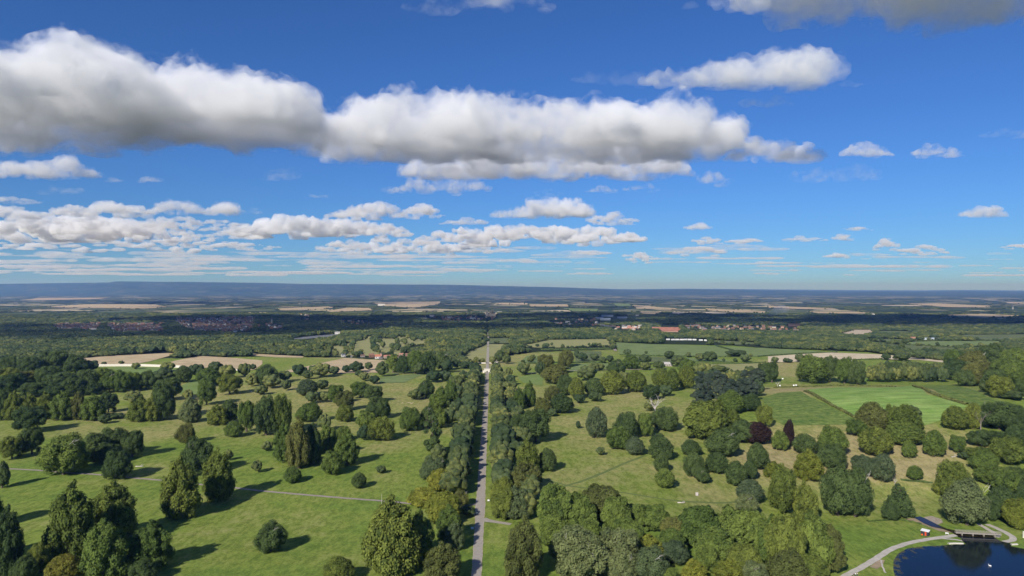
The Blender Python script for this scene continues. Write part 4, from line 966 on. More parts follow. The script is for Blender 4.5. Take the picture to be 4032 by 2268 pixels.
def hedge(tile, s, h, w, label, mname='dk', name='hedge'):
    p = pts(tile, s); L = hit(p[:, 0], p[:, 1])[:, :2]
    sl_ = np.r_[0, np.cumsum(np.hypot(*np.diff(L, axis=0).T))]; t = np.arange(0, sl_[-1], 1.6)
    c = np.stack([np.interp(t, sl_, L[:, 0]), np.interp(t, sl_, L[:, 1])], 1); d = np.gradient(c, axis=0); d /= np.hypot(*d.T)[:, None]; nr_ = np.stack([-d[:, 1], d[:, 0]], 1)
    rng = np.random.RandomState(len(s)); v, f = [], []; prof = [(-.5, 0), (-.55, .35), (-.42, .8), (-.12, 1.02), (.15, 1.0), (.44, .78), (.55, .3), (.5, 0)]
    for i in range(len(c)):
        hh = h * (.75 + .5 * rng.rand()); z = float(terr(*c[i]))
        for a, b in prof:
            q = c[i] + nr_[i] * a * w * (.8 + .4 * rng.rand()); v.append((q[0] + rng.normal() * .25, q[1] + rng.normal() * .25, z - .2 + b * hh * (.85 + .3 * rng.rand())))
    K = len(prof)
    for i in range(len(c) - 1):
        for k in range(K - 1): f.append((i * K + k, i * K + k + 1, (i + 1) * K + k + 1, (i + 1) * K + k))
    me = mesh(name, v, f, FOL[mname]); me.attributes.new('rnd', 'FLOAT', 'FACE').data.foreach_set('value', rng.uniform(0, 1, len(f)).astype(np.float32))
    return tag(link(name, me), label, 'hedge')
hedge('M2', '1085 122;1300 133;1700 140;2160 146', 2.6, 2.6, 'long dark hedge along the near side of the big green pasture')
hedge('M2', '2055 34;2130 52;2225 78', 2.4, 3.0, 'short dark hedge dividing the two green pastures')
hedge('M2', '1700 146;1760 178;1830 205', 3.0, 4.0, 'bushy hedge slanting past the barn')
hedge('M2', '1740 190;2000 196;2235 202', 2.2, 2.4, 'dark clipped hedge behind the straw coloured meadow')
hedge('M2', '1800 215;2000 218;2300 212;2560 196', 1.8, 2.0, 'low hedge in front of the clipped hedge')
hedge('M2', '600 206;780 200;980 206', 2.4, 2.4, 'hedge behind the twin dark conifers')
hedge('M2', '130 212;280 208;480 200', 2.0, 2.2, 'hedge behind the copper beech')
hedge('M2', '290 72;600 70;1000 62', 3.2, 3.0, 'tall hedge at the foot of the dry pasture')
hedge('M2', '1005 -22;1025 15;1050 40', 2.5, 2.5, 'hedge beside the pale farm track')
hedge('M3', '372 488;520 560;660 642;905 768', 2.0, 3.2, 'brown scrubby hedge left of the hill pasture', 'br')
hedge('M3', '1468 434;1620 500;1780 560;2020 628', 2.0, 3.6, 'brown scrubby hedge right of the hill pasture', 'br')
hedge('M3', '60 452;400 442;700 432;950 434;1130 440;1300 446', 1.6, 2.4, 'low rough hedge along the crest of the hill', 'br')
hedge('M3', '-100 140;200 118;700 96', 2.2, 2.4, 'dark hedge between pasture and pale ripe field')
hedge('M3', '330 194;650 178;1150 166', 2.2, 2.4, 'dark hedge on the near side of the pale ripe field')
hedge('F3', '960 682;1400 710;1860 742;2100 750;2300 752;2600 760', 2.2, 3.4, 'long hedge crossing the right hand pastures')
hedge('F3', '1180 683;1740 672;2400 670;2600 668', 2.2, 3.4, 'hedge beyond the lone field tree')
hedge('F3', '1960 640;2200 668;2600 672', 2.2, 3.4, 'hedge on the wide dull pasture')
hedge('B3', '1330 484;1480 500;1670 513', 1.1, 1.6, 'thin dark hedge at the foot of the straw slope')
hedge('B3', '1000 905;1180 890;1330 885;1480 915;1560 940', 1.0, 1.3, 'low weedy bank hedge above the stream', 'gr')

# ------------------------------------------------------------------ buildings
WALLS = {k: mat(k, c, var=.12, scale=.6) for k, c in {'red_brick': (.20, .105, .075), 'dark_brick': (.15, .105, .08), 'white_render': (.60, .58, .54), 'buff_stone': (.42, .36, .27), 'pink_brick': (.36, .23, .18), 'grey_stone': (.33, .30, .27)}.items()}
ROOFS = {k: mat(k, c, var=.15, scale=.8) for k, c in {'orange_pantile': (.42, .165, .095), 'red_tile': (.215, .120, .085), 'pink_tile': (.42, .20, .15), 'grey_slate': (.13, .13, .14), 'brown_tile': (.17, .115, .085), 'pale_roof': (.42, .40, .38)}.items()}
DARKGLASS = mat('window_dark', (.02, .025, .03), rough=.2, spec=.5, var=.05)
def house_meshes(L, Wd, H, rise, wmat, rmat, hip=False):
    b = MB(); b.box(-L / 2, L / 2, -Wd / 2, Wd / 2, -.8, H)
    if not hip: b.add([(-L / 2, -Wd / 2, H), (-L / 2, Wd / 2, H), (-L / 2, 0, H + rise)], [(0, 2, 1)]); b.add([(L / 2, -Wd / 2, H), (L / 2, Wd / 2, H), (L / 2, 0, H + rise)], [(0, 1, 2)])
    wall = mesh('wall', b.v, b.f, wmat)
    r = MB(); o_ = .35; e_ = .25
    if hip: r.hip(-L / 2 - o_, L / 2 + o_, -Wd / 2 - o_, Wd / 2 + o_, H + .01, H + rise, Wd * .45)
    else:
        k = rise / (Wd / 2)
        for sgn in (-1, 1):
            yo = sgn * (Wd / 2 + o_); zo = H - k * o_
            v = [(-L / 2 - e_, yo, zo + .05), (L / 2 + e_, yo, zo + .05), (L / 2 + e_, 0, H + rise + .05), (-L / 2 - e_, 0, H + rise + .05),
                 (-L / 2 - e_, yo, zo + .25), (L / 2 + e_, yo, zo + .25), (L / 2 + e_, 0, H + rise + .25), (-L / 2 - e_, 0, H + rise + .25)]
            r.add(v, [(0, 3, 2, 1), (4, 5, 6, 7), (0, 1, 5, 4), (1, 2, 6, 5), (2, 3, 7, 6), (3, 0, 4, 7)])
    roof = mesh('roof', r.v, r.f, rmat)
    c = MB(); c.box(L * .28, L * .28 + .9, -.45, .45, H + rise * .6, H + rise + 1.2)
    ch = mesh('chimney', c.v, c.f, WALLS['red_brick'])
    return wall, roof, ch
def fit_rot(p, ang): return math.atan2(p[0], p[1]) * -1 + ang
def house(px_, base, wpx, hpx, wcol, rcol, label, name='house', ang=0.0, deep=.75, hip=False, windows=True, group=None):
    p = hit(px_, base)[0]; s = p[1] / F; L = wpx * s; H = hpx * s * .58; rise = hpx * s * .42
    e = tag(empty(name, tuple(p), fit_rot(p, ang)), label, name.replace('_', ' ').split()[-1], group)
    Wd = L * deep if L * deep < 12 else 10
    w, r, c = house_meshes(L, Wd, H, rise, WALLS[wcol], ROOFS[rcol], hip)
    wo_ = link('wall', w, e); ro = link('roof', r, e); link('chimney', c, ro)
    if windows:
        n = max(2, int(L / 3.2))
        for i in range(n):
            x = -L / 2 + L * (i + .5) / n; m = MB()
            if i == n // 2: m.box(x - .5, x + .5, -Wd / 2 - .06, -Wd / 2 + .05, 0, min(2.1, H * .7)); m.build('door', ROOFS['brown_tile'], e)
            else: m.box(x - .55, x + .55, -Wd / 2 - .05, -Wd / 2 + .05, H * .38, H * .75); m.build('window', DARKGLASS, e)
    return e
VILLAGE = [(1463, 1407, 20, 15, 'red_brick', 'red_tile', 'village house with a dull red roof beside the orange roofed one', .1),
    (1487, 1412, 21, 16, 'white_render', 'orange_pantile', 'white cottage with a bright orange pantile roof', .05),
    (1501, 1402, 13, 13, 'pink_brick', 'grey_slate', 'pink gabled house with a grey slate roof behind the orange roofs', 1.35),
    (1524, 1410, 26, 12, 'buff_stone', 'pink_tile', 'long low village house with a pinkish roof', .12),
    (1568, 1417, 18, 16, 'white_render', 'orange_pantile', 'cream gabled cottage at the village edge', 1.25),
    (1580, 1399, 17, 8, 'buff_stone', 'pink_tile', 'pink roofed house half hidden behind the cream cottage', .05),
    (1605, 1402, 17, 11, 'pink_brick', 'red_tile', 'pink walled house with red roof, last on the right of the village', .0),
    (1352, 1405, 14, 14, 'white_render', 'grey_slate', 'white house with grey roof at the left end of the village', .2),
    (1428, 1406, 16, 10, 'grey_stone', 'brown_tile', 'grey brown roofed house between village trees', .15),
    (1384, 1407, 7, 7, 'white_render', 'grey_slate', 'tiny white outbuilding in the village trees', .1)]
for a in VILLAGE: house(*a[:6], a[6], 'cottage' if 'cottage' in a[6] else 'house', a[7])
house(1499, 1414, 14, 7, 'grey_stone', 'grey_slate', 'dark open fronted shed beside the white cottage', 'shed', .1)
house(1954, 1429, 12, 9, 'white_render', 'grey_slate', 'white lodge cottage beside the far avenue', 'lodge_cottage', .1, hip=True)
house(2016 + 1560 / 2.5556, 1350 + 232 / 2.5556, 42, 15, 'grey_stone', 'pale_roof', 'long grey stone barn among trees by the right lane', 'barn', .08)
house(2016 + 1260 / 2.5556, 1350 - 262 / 2.5556, 12, 8, 'white_render', 'pale_roof', 'white house at the corner of the sunlit estate', 'house', .1, windows=False)
house(1008 + 1262 / 2.5556, 1080 + 316 / 2.5556, 28, 7, 'white_render', 'pale_roof', 'big white barn on the far tan fields', 'barn', 0, deep=.4, windows=False)
house(2016 + 1130 / 2.5556 + 4, 1080 + 596 / 2.5556, 16, 7, 'pink_brick', 'brown_tile', 'lone house on the edge of the wood below the estate', 'house', .3, windows=False)
house(3024 + 430 / 2.5556, 1080 + 462 / 2.5556, 22, 8, 'white_render', 'grey_slate', 'white house alone in the dark wood', 'house', .1, windows=False)
house(3024 + 265 / 2.5556, 1080 + 524 / 2.5556, 44, 11, 'pink_brick', 'brown_tile', 'long brick block with white windows in the dark wood', 'block', .05)
house(3024 + 1058 / 2.5556, 1080 + 412 / 2.5556, 10, 6, 'white_render', 'pale_roof', 'tiny white farmhouse on the right plain', 'farmhouse', .1, windows=False)
house(1008 + 1690 / 2.5556, 1080 + 462 / 2.5556, 24, 9, 'white_render', 'pale_roof', 'white gabled building left of the cathedral town', 'building', .4, windows=False)
house(1008 + 1770 / 2.5556, 1080 + 428 / 2.5556, 18, 7, 'white_render', 'pale_roof', 'white roofed building above the cathedral town', 'building', .2, windows=False)
house(1008 + 1945 / 2.5556, 1080 + 442 / 2.5556, 18, 6, 'white_render', 'pale_roof', 'white building in the middle of the old town', 'building', .1, windows=False)
house(1008 + 2180 / 2.5556, 1080 + 452 / 2.5556, 22, 6, 'white_render', 'pale_roof', 'long white building below the cathedral', 'building', .0, windows=False)
house(1008 + 2450 / 2.5556, 1080 + 388 / 2.5556, 18, 5, 'white_render', 'pale_roof', 'pale building right of the cathedral', 'building', .0, windows=False)
house(2016 + 560 / 2.5556, 1080 + 490 / 2.5556, 16, 7, 'white_render', 'pale_roof', 'white house in the shaded town right of the avenue', 'house', .2, windows=False)
house(2016 + 850 / 2.5556, 1080 + 492 / 2.5556, 12, 8, 'white_render', 'pale_roof', 'bright white gable in the shaded trees', 'house', 1.2, windows=False)
# school with a great red roof: several wings
SCHOOLR = mat('terracotta_roof', (.30, .135, .095), var=.3, scale=.15)
sx, sb = 2016 + 1590 / 2.5556, 1080 + 580 / 2.5556
sp_ = hit(sx, sb)[0]; sE = tag(empty('school', tuple(sp_), fit_rot(sp_, .05)), 'large complex with terracotta red roofs behind the wood', 'school'); u = sp_[1] / F
for (cx_, cy_, L_, W_, H_, R_) in ((0, 0, 50, 14, 3.5, 3.2), (-22, 26, 34, 13, 4, 3.4), (18, 24, 44, 13, 4, 3.6), (-2, 48, 60, 14, 4.5, 4), (36, 4, 18, 12, 3.5, 3), (-38, 52, 24, 14, 4, 4)):
    k_ = u * 1.35
    w, r, c = house_meshes(L_ * k_, W_ * 1.2, H_, R_, WALLS['pink_brick'], SCHOOLR)
    for nm_, m_ in (('wall', w), ('roof', r)):
        q = link(nm_, m_, sE); q.location = (cx_ * k_, cy_ * 1.3, (cy_ * .08))
# flat sheds, greenhouses
def flat_shed(px_, base, wpx, h, d, label, name, m_, rm):
    p = hit(px_, base)[0]; L = wpx * p[1] / F; e = tag(empty(name, tuple(p), fit_rot(p, .04)), label, name.replace('_', ' '))
    b = MB(); b.box(-L / 2, L / 2, 0, d, -1, h); b.build('wall', m_, e); b = MB(); b.gable(-L / 2 - .5, L / 2 + .5, -.5, d + .5, h + .01, h + d * .12); b.build('roof', rm, e)
SHEETM = mat('blue_grey_cladding', (.16, .19, .24), rough=.5, var=.1); SHEETR = mat('shed_roofing', (.22, .26, .32), rough=.5, var=.1); GREENH = mat('greenhouse_glass', (.50, .56, .58), rough=.25, spec=.5, var=.25, scale=.3)
for x, b_, w in ((960, 428, 46), (880, 452, 30), (940, 464, 40), (1110, 448, 38), (1240, 470, 20)): flat_shed(*T('F2', x, b_), w, 7, 34, {960: 'long blue grey shed, farthest of the works', 880: 'blue grey shed at the left of the works', 940: 'blue grey shed nearest the town trees', 1110: 'blue grey shed at the right of the works', 1240: 'small blue grey shed right of the works'}[x], 'factory_shed', SHEETM, SHEETR)
for x, w in ((1590, 22), (1640, 22), (1692, 24)): flat_shed(*T('F3', x, 660), w, 3.2, 20, {1590: 'glasshouse at the hedge end of the glasshouse row', 1640: 'middle one of the three pale glasshouses', 1692: 'glasshouse at the right end of the glasshouse row'}[x], 'greenhouse', GREENH, GREENH)
flat_shed(*T('F3', 1440, 650), 30, 4, 14, 'low pink brick farm building beside the glasshouses', 'farm_building', WALLS['pink_brick'], ROOFS['pink_tile'])
flat_shed(*T('F3', 2560, 755), 26, 7, 22, 'pale blue farm shed behind the right hand trees', 'farm_shed', GREENH, SHEETR)
flat_shed(*T('F1', 820, 606), 20, 5, 25, 'white shed beside the far car park', 'white_shed', WALLS['white_render'], ROOFS['pale_roof'])
# the town: small houses, one set of meshes copied about
HM = {}
def small(kind):
    ws, rs = {'red': (['red_brick', 'dark_brick', 'pink_brick', 'white_render', 'buff_stone'], ['red_tile', 'brown_tile', 'grey_slate']), 'mix': (['red_brick', 'buff_stone', 'dark_brick', 'pink_brick'], ['brown_tile', 'grey_slate', 'red_tile']),
              'pale': (['buff_stone', 'buff_stone', 'pink_brick'], ['pale_roof', 'brown_tile', 'pink_tile']), 'purple': (['red_brick', 'dark_brick', 'buff_stone'], ['red_tile', 'brown_tile', 'red_tile'])}[kind]
    return rngW.choice(ws), rngW.choice(rs)
order = 0
for k, (t, s, n, kind) in TOWN.items():
    w = zones[k]; lo, hi = w.min(0), w.max(0); placed = []
    tries = 0
    while len(placed) < n and tries < 4000:
        tries += 1; p = rngW.uniform(lo, hi)
        if not inpoly(p[None], w)[0] or any(abs(p[0] - q[0]) < 15 and abs(p[1] - q[1]) < 16 for q in placed): continue
        placed.append(p)
    for p in placed:
        order += 1
        if order > 300: break
        wk, rk = small(kind); key = (wk, rk, order % 3)
        if key not in HM: HM[key] = house_meshes(*((13, 8, 5, 3.2), (10, 8.5, 5.2, 3.6), (19, 8.5, 5, 3.4))[order % 3], WALLS[wk], ROOFS[rk])
        e = tag(empty('town_house', (p[0], p[1], float(terr(*p))), rngW.uniform(-.5, .5) + (math.pi / 2 if rngW.rand() < .35 else 0)), wk.replace('_', ' ') + ' house, ' + rk.replace('_', ' ').replace(' roof', '') + ' roof, in ' + k, 'house', wk.replace('_', ' ') + ' and ' + rk.replace('_', ' ') + ' houses in the ' + k)
        link('wall', HM[key][0], e); link('roof', HM[key][1], e)
# the roofs beyond the first three hundred
rp = []
for i, (wk, rk) in enumerate((('red_brick', 'red_tile'), ('dark_brick', 'brown_tile'), ('pink_brick', 'red_tile'), ('white_render', 'brown_tile'), ('buff_stone', 'grey_slate'))):
    w, r, c = house_meshes(13 + i, 8.5, 5, 3.4, WALLS[wk], ROOFS[rk]); bm = bmesh.new(); bm.from_mesh(w); nf = len(bm.faces); bm.from_mesh(r); bm.faces.ensure_lookup_table()
    for f in bm.faces[nf:]: f.material_index = 1
    me = bpy.data.meshes.new('town_roof'); bm.to_mesh(me); bm.free(); me.materials.append(WALLS[wk]); me.materials.append(ROOFS[rk]); rp.append(bpy.data.objects.new('town_roof', me))
rq = []
for k, w in zones.items():
    lo, hi = w.min(0), w.max(0); n_ = int(np.prod(hi - lo) / 900); q = rngW.uniform(lo, hi, (n_, 2)); q = q[inpoly(q, w)]; rq.append(q)
q = np.concatenate(rq)[:700]
instancer('town_roofs', np.column_stack([q, terr(q[:, 0], q[:, 1])]), rngW.uniform(.8, 1.15, len(q)), rngW.uniform(.8, 1.2, len(q)), 'crowd of small brick houses filling the distant town', rp)
# cathedral ------------------------------------------------------------
MIN = WALLS['buff_stone']; LEAD = ROOFS['grey_slate']
cpx, cby = 1008 + 2362 / 2.5556, 1080 + 428 / 2.5556
cp_ = hit(cpx, cby)[0]; u = cp_[1] / F
ce = tag(empty('cathedral', tuple(cp_), fit_rot(cp_, 0)), 'grey stone cathedral with square towers rising over the old town', 'cathedral')
def tower(x, y, w, h):
    b = MB(); b.box(x - w / 2, x + w / 2, y - w / 2, y + w / 2, -8, h)
    for sx_ in (-1, 1):
        for sy_ in (-1, 1):
            b.box(x + sx_ * w / 2 - .9, x + sx_ * w / 2 + .9, y + sy_ * w / 2 - .9, y + sy_ * w / 2 + .9, -8, h + 2.5)
    for i in range(4):
        q = x - w / 2 + 1.6 + i * (w - 3.2) / 3; b.box(q - .5, q + .5, y - w / 2 - .05, y - w / 2 + .9, h - .01, h + 1.2)
    o = b.build('tower', MIN, ce)
    for i in (-1, 1):
        m = MB(); m.box(x + i * w * .2 - .7, x + i * w * .2 + .7, y - w / 2 - .12, y - w / 2 + .1, h * .62, h * .86); m.build('window', DARKGLASS, o)
tower(-15 * u, 0, 7.5 * u, 24 * u); tower(-1.5 * u, 6, 6.2 * u, 24 * u); tower(7.5 * u, 30, 8.5 * u, 27 * u)
b = MB(); b.box(-11 * u, -5 * u, 2, 60, -8, 12 * u); b.build('nave', MIN, ce)
b = MB(); b.box(2 * u, 18 * u, 4, 22, -8, 13 * u); b.build('transept', MIN, ce); b = MB(); b.gable(1.7 * u, 18.3 * u, 3.5, 22.5, 13 * u + .01, 17 * u); b.build('roof', LEAD, ce)
b = MB(); b.box(10 * u, 19 * u, -12, 3.8, -8, 8 * u); b.build('chapel', WALLS['buff_stone'], ce)
b = MB(); b.v = []; b.gable(-11.3 * u, -4.7 * u, 1.7, 60.3, 12 * u + .01, 15 * u); b.build('roof', LEAD, ce)
# spire in the left town
sp2 = hit(*T('F1', 158, 500))[0]; e = tag(empty('church', tuple(sp2), fit_rot(sp2, 0)), 'small church tower with spire in the left town', 'church'); b = MB(); b.box(-3.5, 3.5, -3.5, 3.5, -2, 22); b.build('tower', MIN, e)
b = MB(); b.add([(-3.6, -3.6, 22.01), (3.6, -3.6, 22.01), (3.6, 3.6, 22.01), (-3.6, 3.6, 22.01), (0, 0, 36)], [(0, 3, 2, 1), (0, 1, 4), (1, 2, 4), (2, 3, 4), (3, 0, 4)]); b.build('spire', LEAD, e)
# stone gate of the park -----------------------------------------------
PALEST = mat('pale_limestone', (.62, .58, .50), var=.1, scale=1.2)
gp_ = hit(1920, 1468)[0]; ge = tag(empty('gatehouse', (roadx(gp_[1]), gp_[1], gp_[2]), 0), 'pale stone arched gatehouse with side wings across the drive', 'gatehouse')
u = gp_[1] / F; hw = 12.0 * u; H_ = 14.5 * u; aw = 3.1 * u; ah = 6.0 * u
b = MB(); b.box(-hw, -aw, -2, 2, -.5, H_); b.box(aw, hw, -2, 2, -.5, H_)
arc = [(aw * math.cos(a), ah + aw * math.sin(a)) for a in np.linspace(0, math.pi, 11)]
for i in range(10):
    (xa, za), (xb, zb) = arc[i], arc[i + 1]
    b.add([(xa, -2, za), (xb, -2, zb), (xb, -2, H_), (xa, -2, H_), (xa, 2, za), (xb, 2, zb), (xb, 2, H_), (xa, 2, H_)], [(3, 2, 1, 0), (4, 5, 6, 7), (0, 1, 5, 4), (2, 3, 7, 6)])
b.build('arch_block', PALEST, ge)
b = MB(); b.box(-hw - .35, hw + .35, -2.4, 2.4, H_ + .003, H_ + .6); b.build('cornice', PALEST, ge)
for s_ in (-1, 1):
    b = MB(); x0, x1 = sorted((s_ * (hw + .003), s_ * (hw + 5.5 * u))); b.box(x0, x1, -1.6, 1.8, -.5, 9 * u); wg = b.build('wing', PALEST, ge)
    b = MB(); q = s_ * hw * .66; b.box(q - 1.9 * u, q + 1.9 * u, -2.08, -1.9, 0, 5.0 * u); b.build('door', DARKGLASS, ge)
for s_ in (-1, 1):
    b = MB(); b.box(min(s_ * .1, s_ * aw * .95), max(s_ * .1, s_ * aw * .95), .6, .75, 0, ah * .9); b.build('gate', mat('gate_iron', (.03, .03, .035)), ge)
def stone_wall(tile, s, h, label, th=.6):
    p = pts(tile, s) if tile else np.array(s, float); L = hit(p[:, 0], p[:, 1])[:, :2]; sl_ = np.r_[0, np.cumsum(np.hypot(*np.diff(L, axis=0).T))]; t = np.arange(0, sl_[-1], 4.0)
    c = np.stack([np.interp(t, sl_, L[:, 0]), np.interp(t, sl_, L[:, 1])], 1); d = np.gradient(c, axis=0); d /= np.hypot(*d.T)[:, None]; nr_ = np.stack([-d[:, 1], d[:, 0]], 1) * th / 2
    v, f = [], []
    for i in range(len(c)):
        z = float(terr(*c[i]))
        for sg, zz in ((-1, z - .5), (-1, z + h), (1, z + h), (1, z - .5)): v.append((c[i, 0] + nr_[i, 0] * sg, c[i, 1] + nr_[i, 1] * sg, zz))
    for i in range(len(c) - 1):
        for k in range(3): f.append((i * 4 + k, (i + 1) * 4 + k, (i + 1) * 4 + k + 1, i * 4 + k + 1))
    return tag(link('stone_wall', mesh('stone_wall', v, f, PALEST)), label, 'wall')
stone_wall('M0', '880 246;975 238;1200 236;1400 236;1650 244;1830 252', 3.6, 'long pale estate wall below the stubble fields')
stone_wall('M0', '1950 262;2050 272;2300 278;2520 282', 2.0, 'low wall along the front of the right stubble field')
stone_wall(None, [(1884, 1431), (1900, 1431.5), (1914, 1431.5)], 1.8, 'short pale wall left of the far drive')
stone_wall(None, [(1926, 1431.5), (1940, 1431), (1949, 1431)], 1.8, 'short pale wall between the far drive and the lodge')
# caravans behind the tree belt
CV = mat('white_panel', (.70, .70, .68), rough=.5, var=.05)
ca = hit(*T('F2', 1560, 668))[0]; cb_ = hit(*T('F2', 1960, 672))[0]; nC = 9
vb = MB(); vb.box(-4.6, 4.6, -1.5, 1.5, .5, 2.9); vb.gable(-4.6, 4.6, -1.55, 1.55, 2.91, 3.7); vbody = mesh('body', vb.v, vb.f, CV); vw = MB()
for i in range(3): vw.box(-3.6 + i * 2.8, -2.2 + i * 2.8, -1.56, -1.44, 1.3, 2.2)
vwin = mesh('window', vw.v, vw.f, DARKGLASS)
for i in range(nC):
    p = ca + (cb_ - ca) * (i + .5) / nC; p[1] += rngW.uniform(-16, 16); z = float(terr(p[0], p[1])) - 1.6
    e = tag(empty('caravan', (p[0], p[1], z + 2.2), rngW.uniform(-.3, .3)), f'white static caravan, {"first" if i == 0 else ORD[i]} from the left of the row behind the belt', 'caravan', 'white caravans behind the tree belt'); link('body', vbody, e); q = link('window', vwin, e)
p = (ca + cb_) / 2
# ------------------------------------------------------------------ by the lake
def at(tile, x, y): return hit(*T(tile, x, y))[0]
sp_ = at('B3', 1580, 1038); e = tag(empty('shed', tuple(sp_), fit_rot(sp_, -.30)), 'small black shed with white roof and red door by the lake path', 'shed')
u = sp_[1] / F / 2.5506; SW = 68 * u; SD = 2.2; SH = 42 * u
BLK = mat('black_boards', (.035, .038, .045), var=.2, scale=3); REDP = mat('red_paint', (.55, .07, .03), var=.06)
b = MB(); b.box(-SW / 2, SW / 2, -SD / 2, SD / 2, -.3, SH); b.build('wall', BLK, e)
b = MB(); b.add([(-SW / 2 - .2, -SD / 2 - .25, SH + .02), (SW / 2 + .2, -SD / 2 - .25, SH + .02), (SW / 2 + .2, SD / 2 + .25, SH + .55), (-SW / 2 - .2, SD / 2 + .25, SH + .55), (-SW / 2 - .2, -SD / 2 - .25, SH + .14), (SW / 2 + .2, -SD / 2 - .25, SH + .14), (SW / 2 + .2, SD / 2 + .25, SH + .67), (-SW / 2 - .2, SD / 2 + .25, SH + .67)], [(0, 3, 2, 1), (4, 5, 6, 7), (0, 1, 5, 4), (1, 2, 6, 5), (2, 3, 7, 6), (3, 0, 4, 7)]); b.build('roof', CV, e)
b = MB(); b.box(.05, .05 + 15 * u, -SD / 2 - .06, -SD / 2 + .02, 0, SH * .93); b.build('door', REDP, e)
bp_ = at('B3', 1549, 1042); bm = bmesh.new(); bmesh.ops.create_uvsphere(bm, u_segments=16, v_segments=10, radius=10 * u); bmesh.ops.scale(bm, vec=(1, .8, .82), verts=bm.verts); me = bpy.data.meshes.new('buoy'); bm.to_mesh(me); bm.free(); me.materials.append(mat('orange_float', (.75, .13, .02), var=.05)); bo = link('buoy', me); bo.location = (bp_[0], bp_[1] + .2, bp_[2] + 8 * u); tag(bo, 'round orange float leaning against the black shed', 'float')
# bench
bp_ = at('B3', 1798, 1032); e = tag(empty('bench', tuple(bp_), fit_rot(bp_, .2)), 'white bench on the grass near the footbridge', 'bench'); u = bp_[1] / F / 2.5506; L = 30 * u
for nm_, bx_ in (('seat', (-L / 2, L / 2, -.25, .25, .42, .5)), ('backrest', (-L / 2, L / 2, .22, .3, .55, .95)), ('leg', (-L / 2, -L / 2 + .1, -.22, .3, 0, .41)), ('leg', (L / 2 - .1, L / 2, -.22, .3, 0, .41))):
    b = MB(); b.box(*bx_); b.build(nm_, CV, e)
# footbridge: deck, two rails, posts, piers
A_ = at('B3', 1880, 1040); B_ = at('B3', 2340, 1062); zA = LAKE_Z + 1.5
e = tag(empty('footbridge', (A_[0], A_[1], zA), math.atan2(B_[1] - A_[1], B_[0] - A_[0])), 'long pale wooden footbridge with railings over the stream mouth', 'footbridge')
BL = float(np.hypot(B_[0] - A_[0], B_[1] - A_[1])); TIM = mat('weathered_timber', (.31, .28, .235), var=.15, scale=2)
b = MB(); b.box(0, BL, -.75, .75, -.12, .05); b.build('deck', TIM, e)
b = MB(); b.box(0, BL, -.8, -.72, -.38, -.125); b.box(0, BL, .72, .8, -.38, -.125); b.build('beam', TIM, e)
for sd in (-.72, .72):
    b = MB(); b.box(0, BL, sd - .07, sd + .07, 1.05, 1.19); b.build('handrail', TIM, e)
    b = MB(); b.box(0, BL, sd - .04, sd + .04, .55, .65); b.build('rail', TIM, e)
    for i in range(15):
        b = MB(); x_ = BL * (i + .5) / 15; b.box(x_ - .07, x_ + .07, sd - .06, sd + .06, .06, 1.04); b.build('post', TIM, e)
for i in range(4):
    b = MB(); x_ = BL * (i + .6) / 4.2; b.box(x_ - .18, x_ + .18, -.7, .7, -2.2, -.39); b.build('pier', TIM, e)
# stone edging and posts by the water
for s_, lb in (('1810 1128;1900 1124;2010 1130', 'pale stone kerb at the end of the lake path'), ('2440 1138;2490 1132;2571 1140', 'pale stone kerb on the far shore')):
    stone_wall('B3', s_, .5, lb, 1.0)
pp = at('B3', 2565, 1065); b = MB(); b.tube([(0, 0, 0), (0, 0, 3.5)], [.35, .28], 8); o = b.build('stone_pier', PALEST); o.location = pp; tag(o, 'pale stone gate pier at the right edge by the track', 'pier')
# a white water bird
wp = flat_hit(np.array([T('B3', 2232, 1350)]), LAKE_Z)[0]
def skin_body(name, joints, edges, radii, m_, sub=1, parent=None, root=0):
    me = bpy.data.meshes.new(name); me.from_pydata(joints, edges, []); o = link(name, me, parent); me.materials.append(m_)
    md = o.modifiers.new('skin', 'SKIN'); md.use_smooth_shade = True
    if not me.skin_vertices: 
        bm = bmesh.new(); bm.from_mesh(me); bm.verts.layers.skin.verify(); bm.to_mesh(me); bm.free()
    for i, r in enumerate(radii): me.skin_vertices[0].data[i].radius = (r, r); me.skin_vertices[0].data[i].use_root = (i == root)
    o.modifiers.new('sub', 'SUBSURF').levels = sub; o.modifiers['sub'].render_levels = sub
    return o
WHITEF = mat('white_plumage', (.8, .8, .78), var=.04)
sw = skin_body('swan', [(-.45, 0, .18), (0, 0, .22), (.4, 0, .2), (.55, 0, .5), (.52, 0, .8), (.66, 0, .88)], [(0, 1), (1, 2), (2, 3), (3, 4), (4, 5)], [.14, .27, .2, .07, .06, .05], WHITEF, 2, root=1)
sw.location = (wp[0], wp[1], LAKE_Z); sw.rotation_euler = (0, 0, 2.4); sw.scale = (1.2, 1.2, 1.1); tag(sw, 'white swan floating on the dark lake', 'swan')
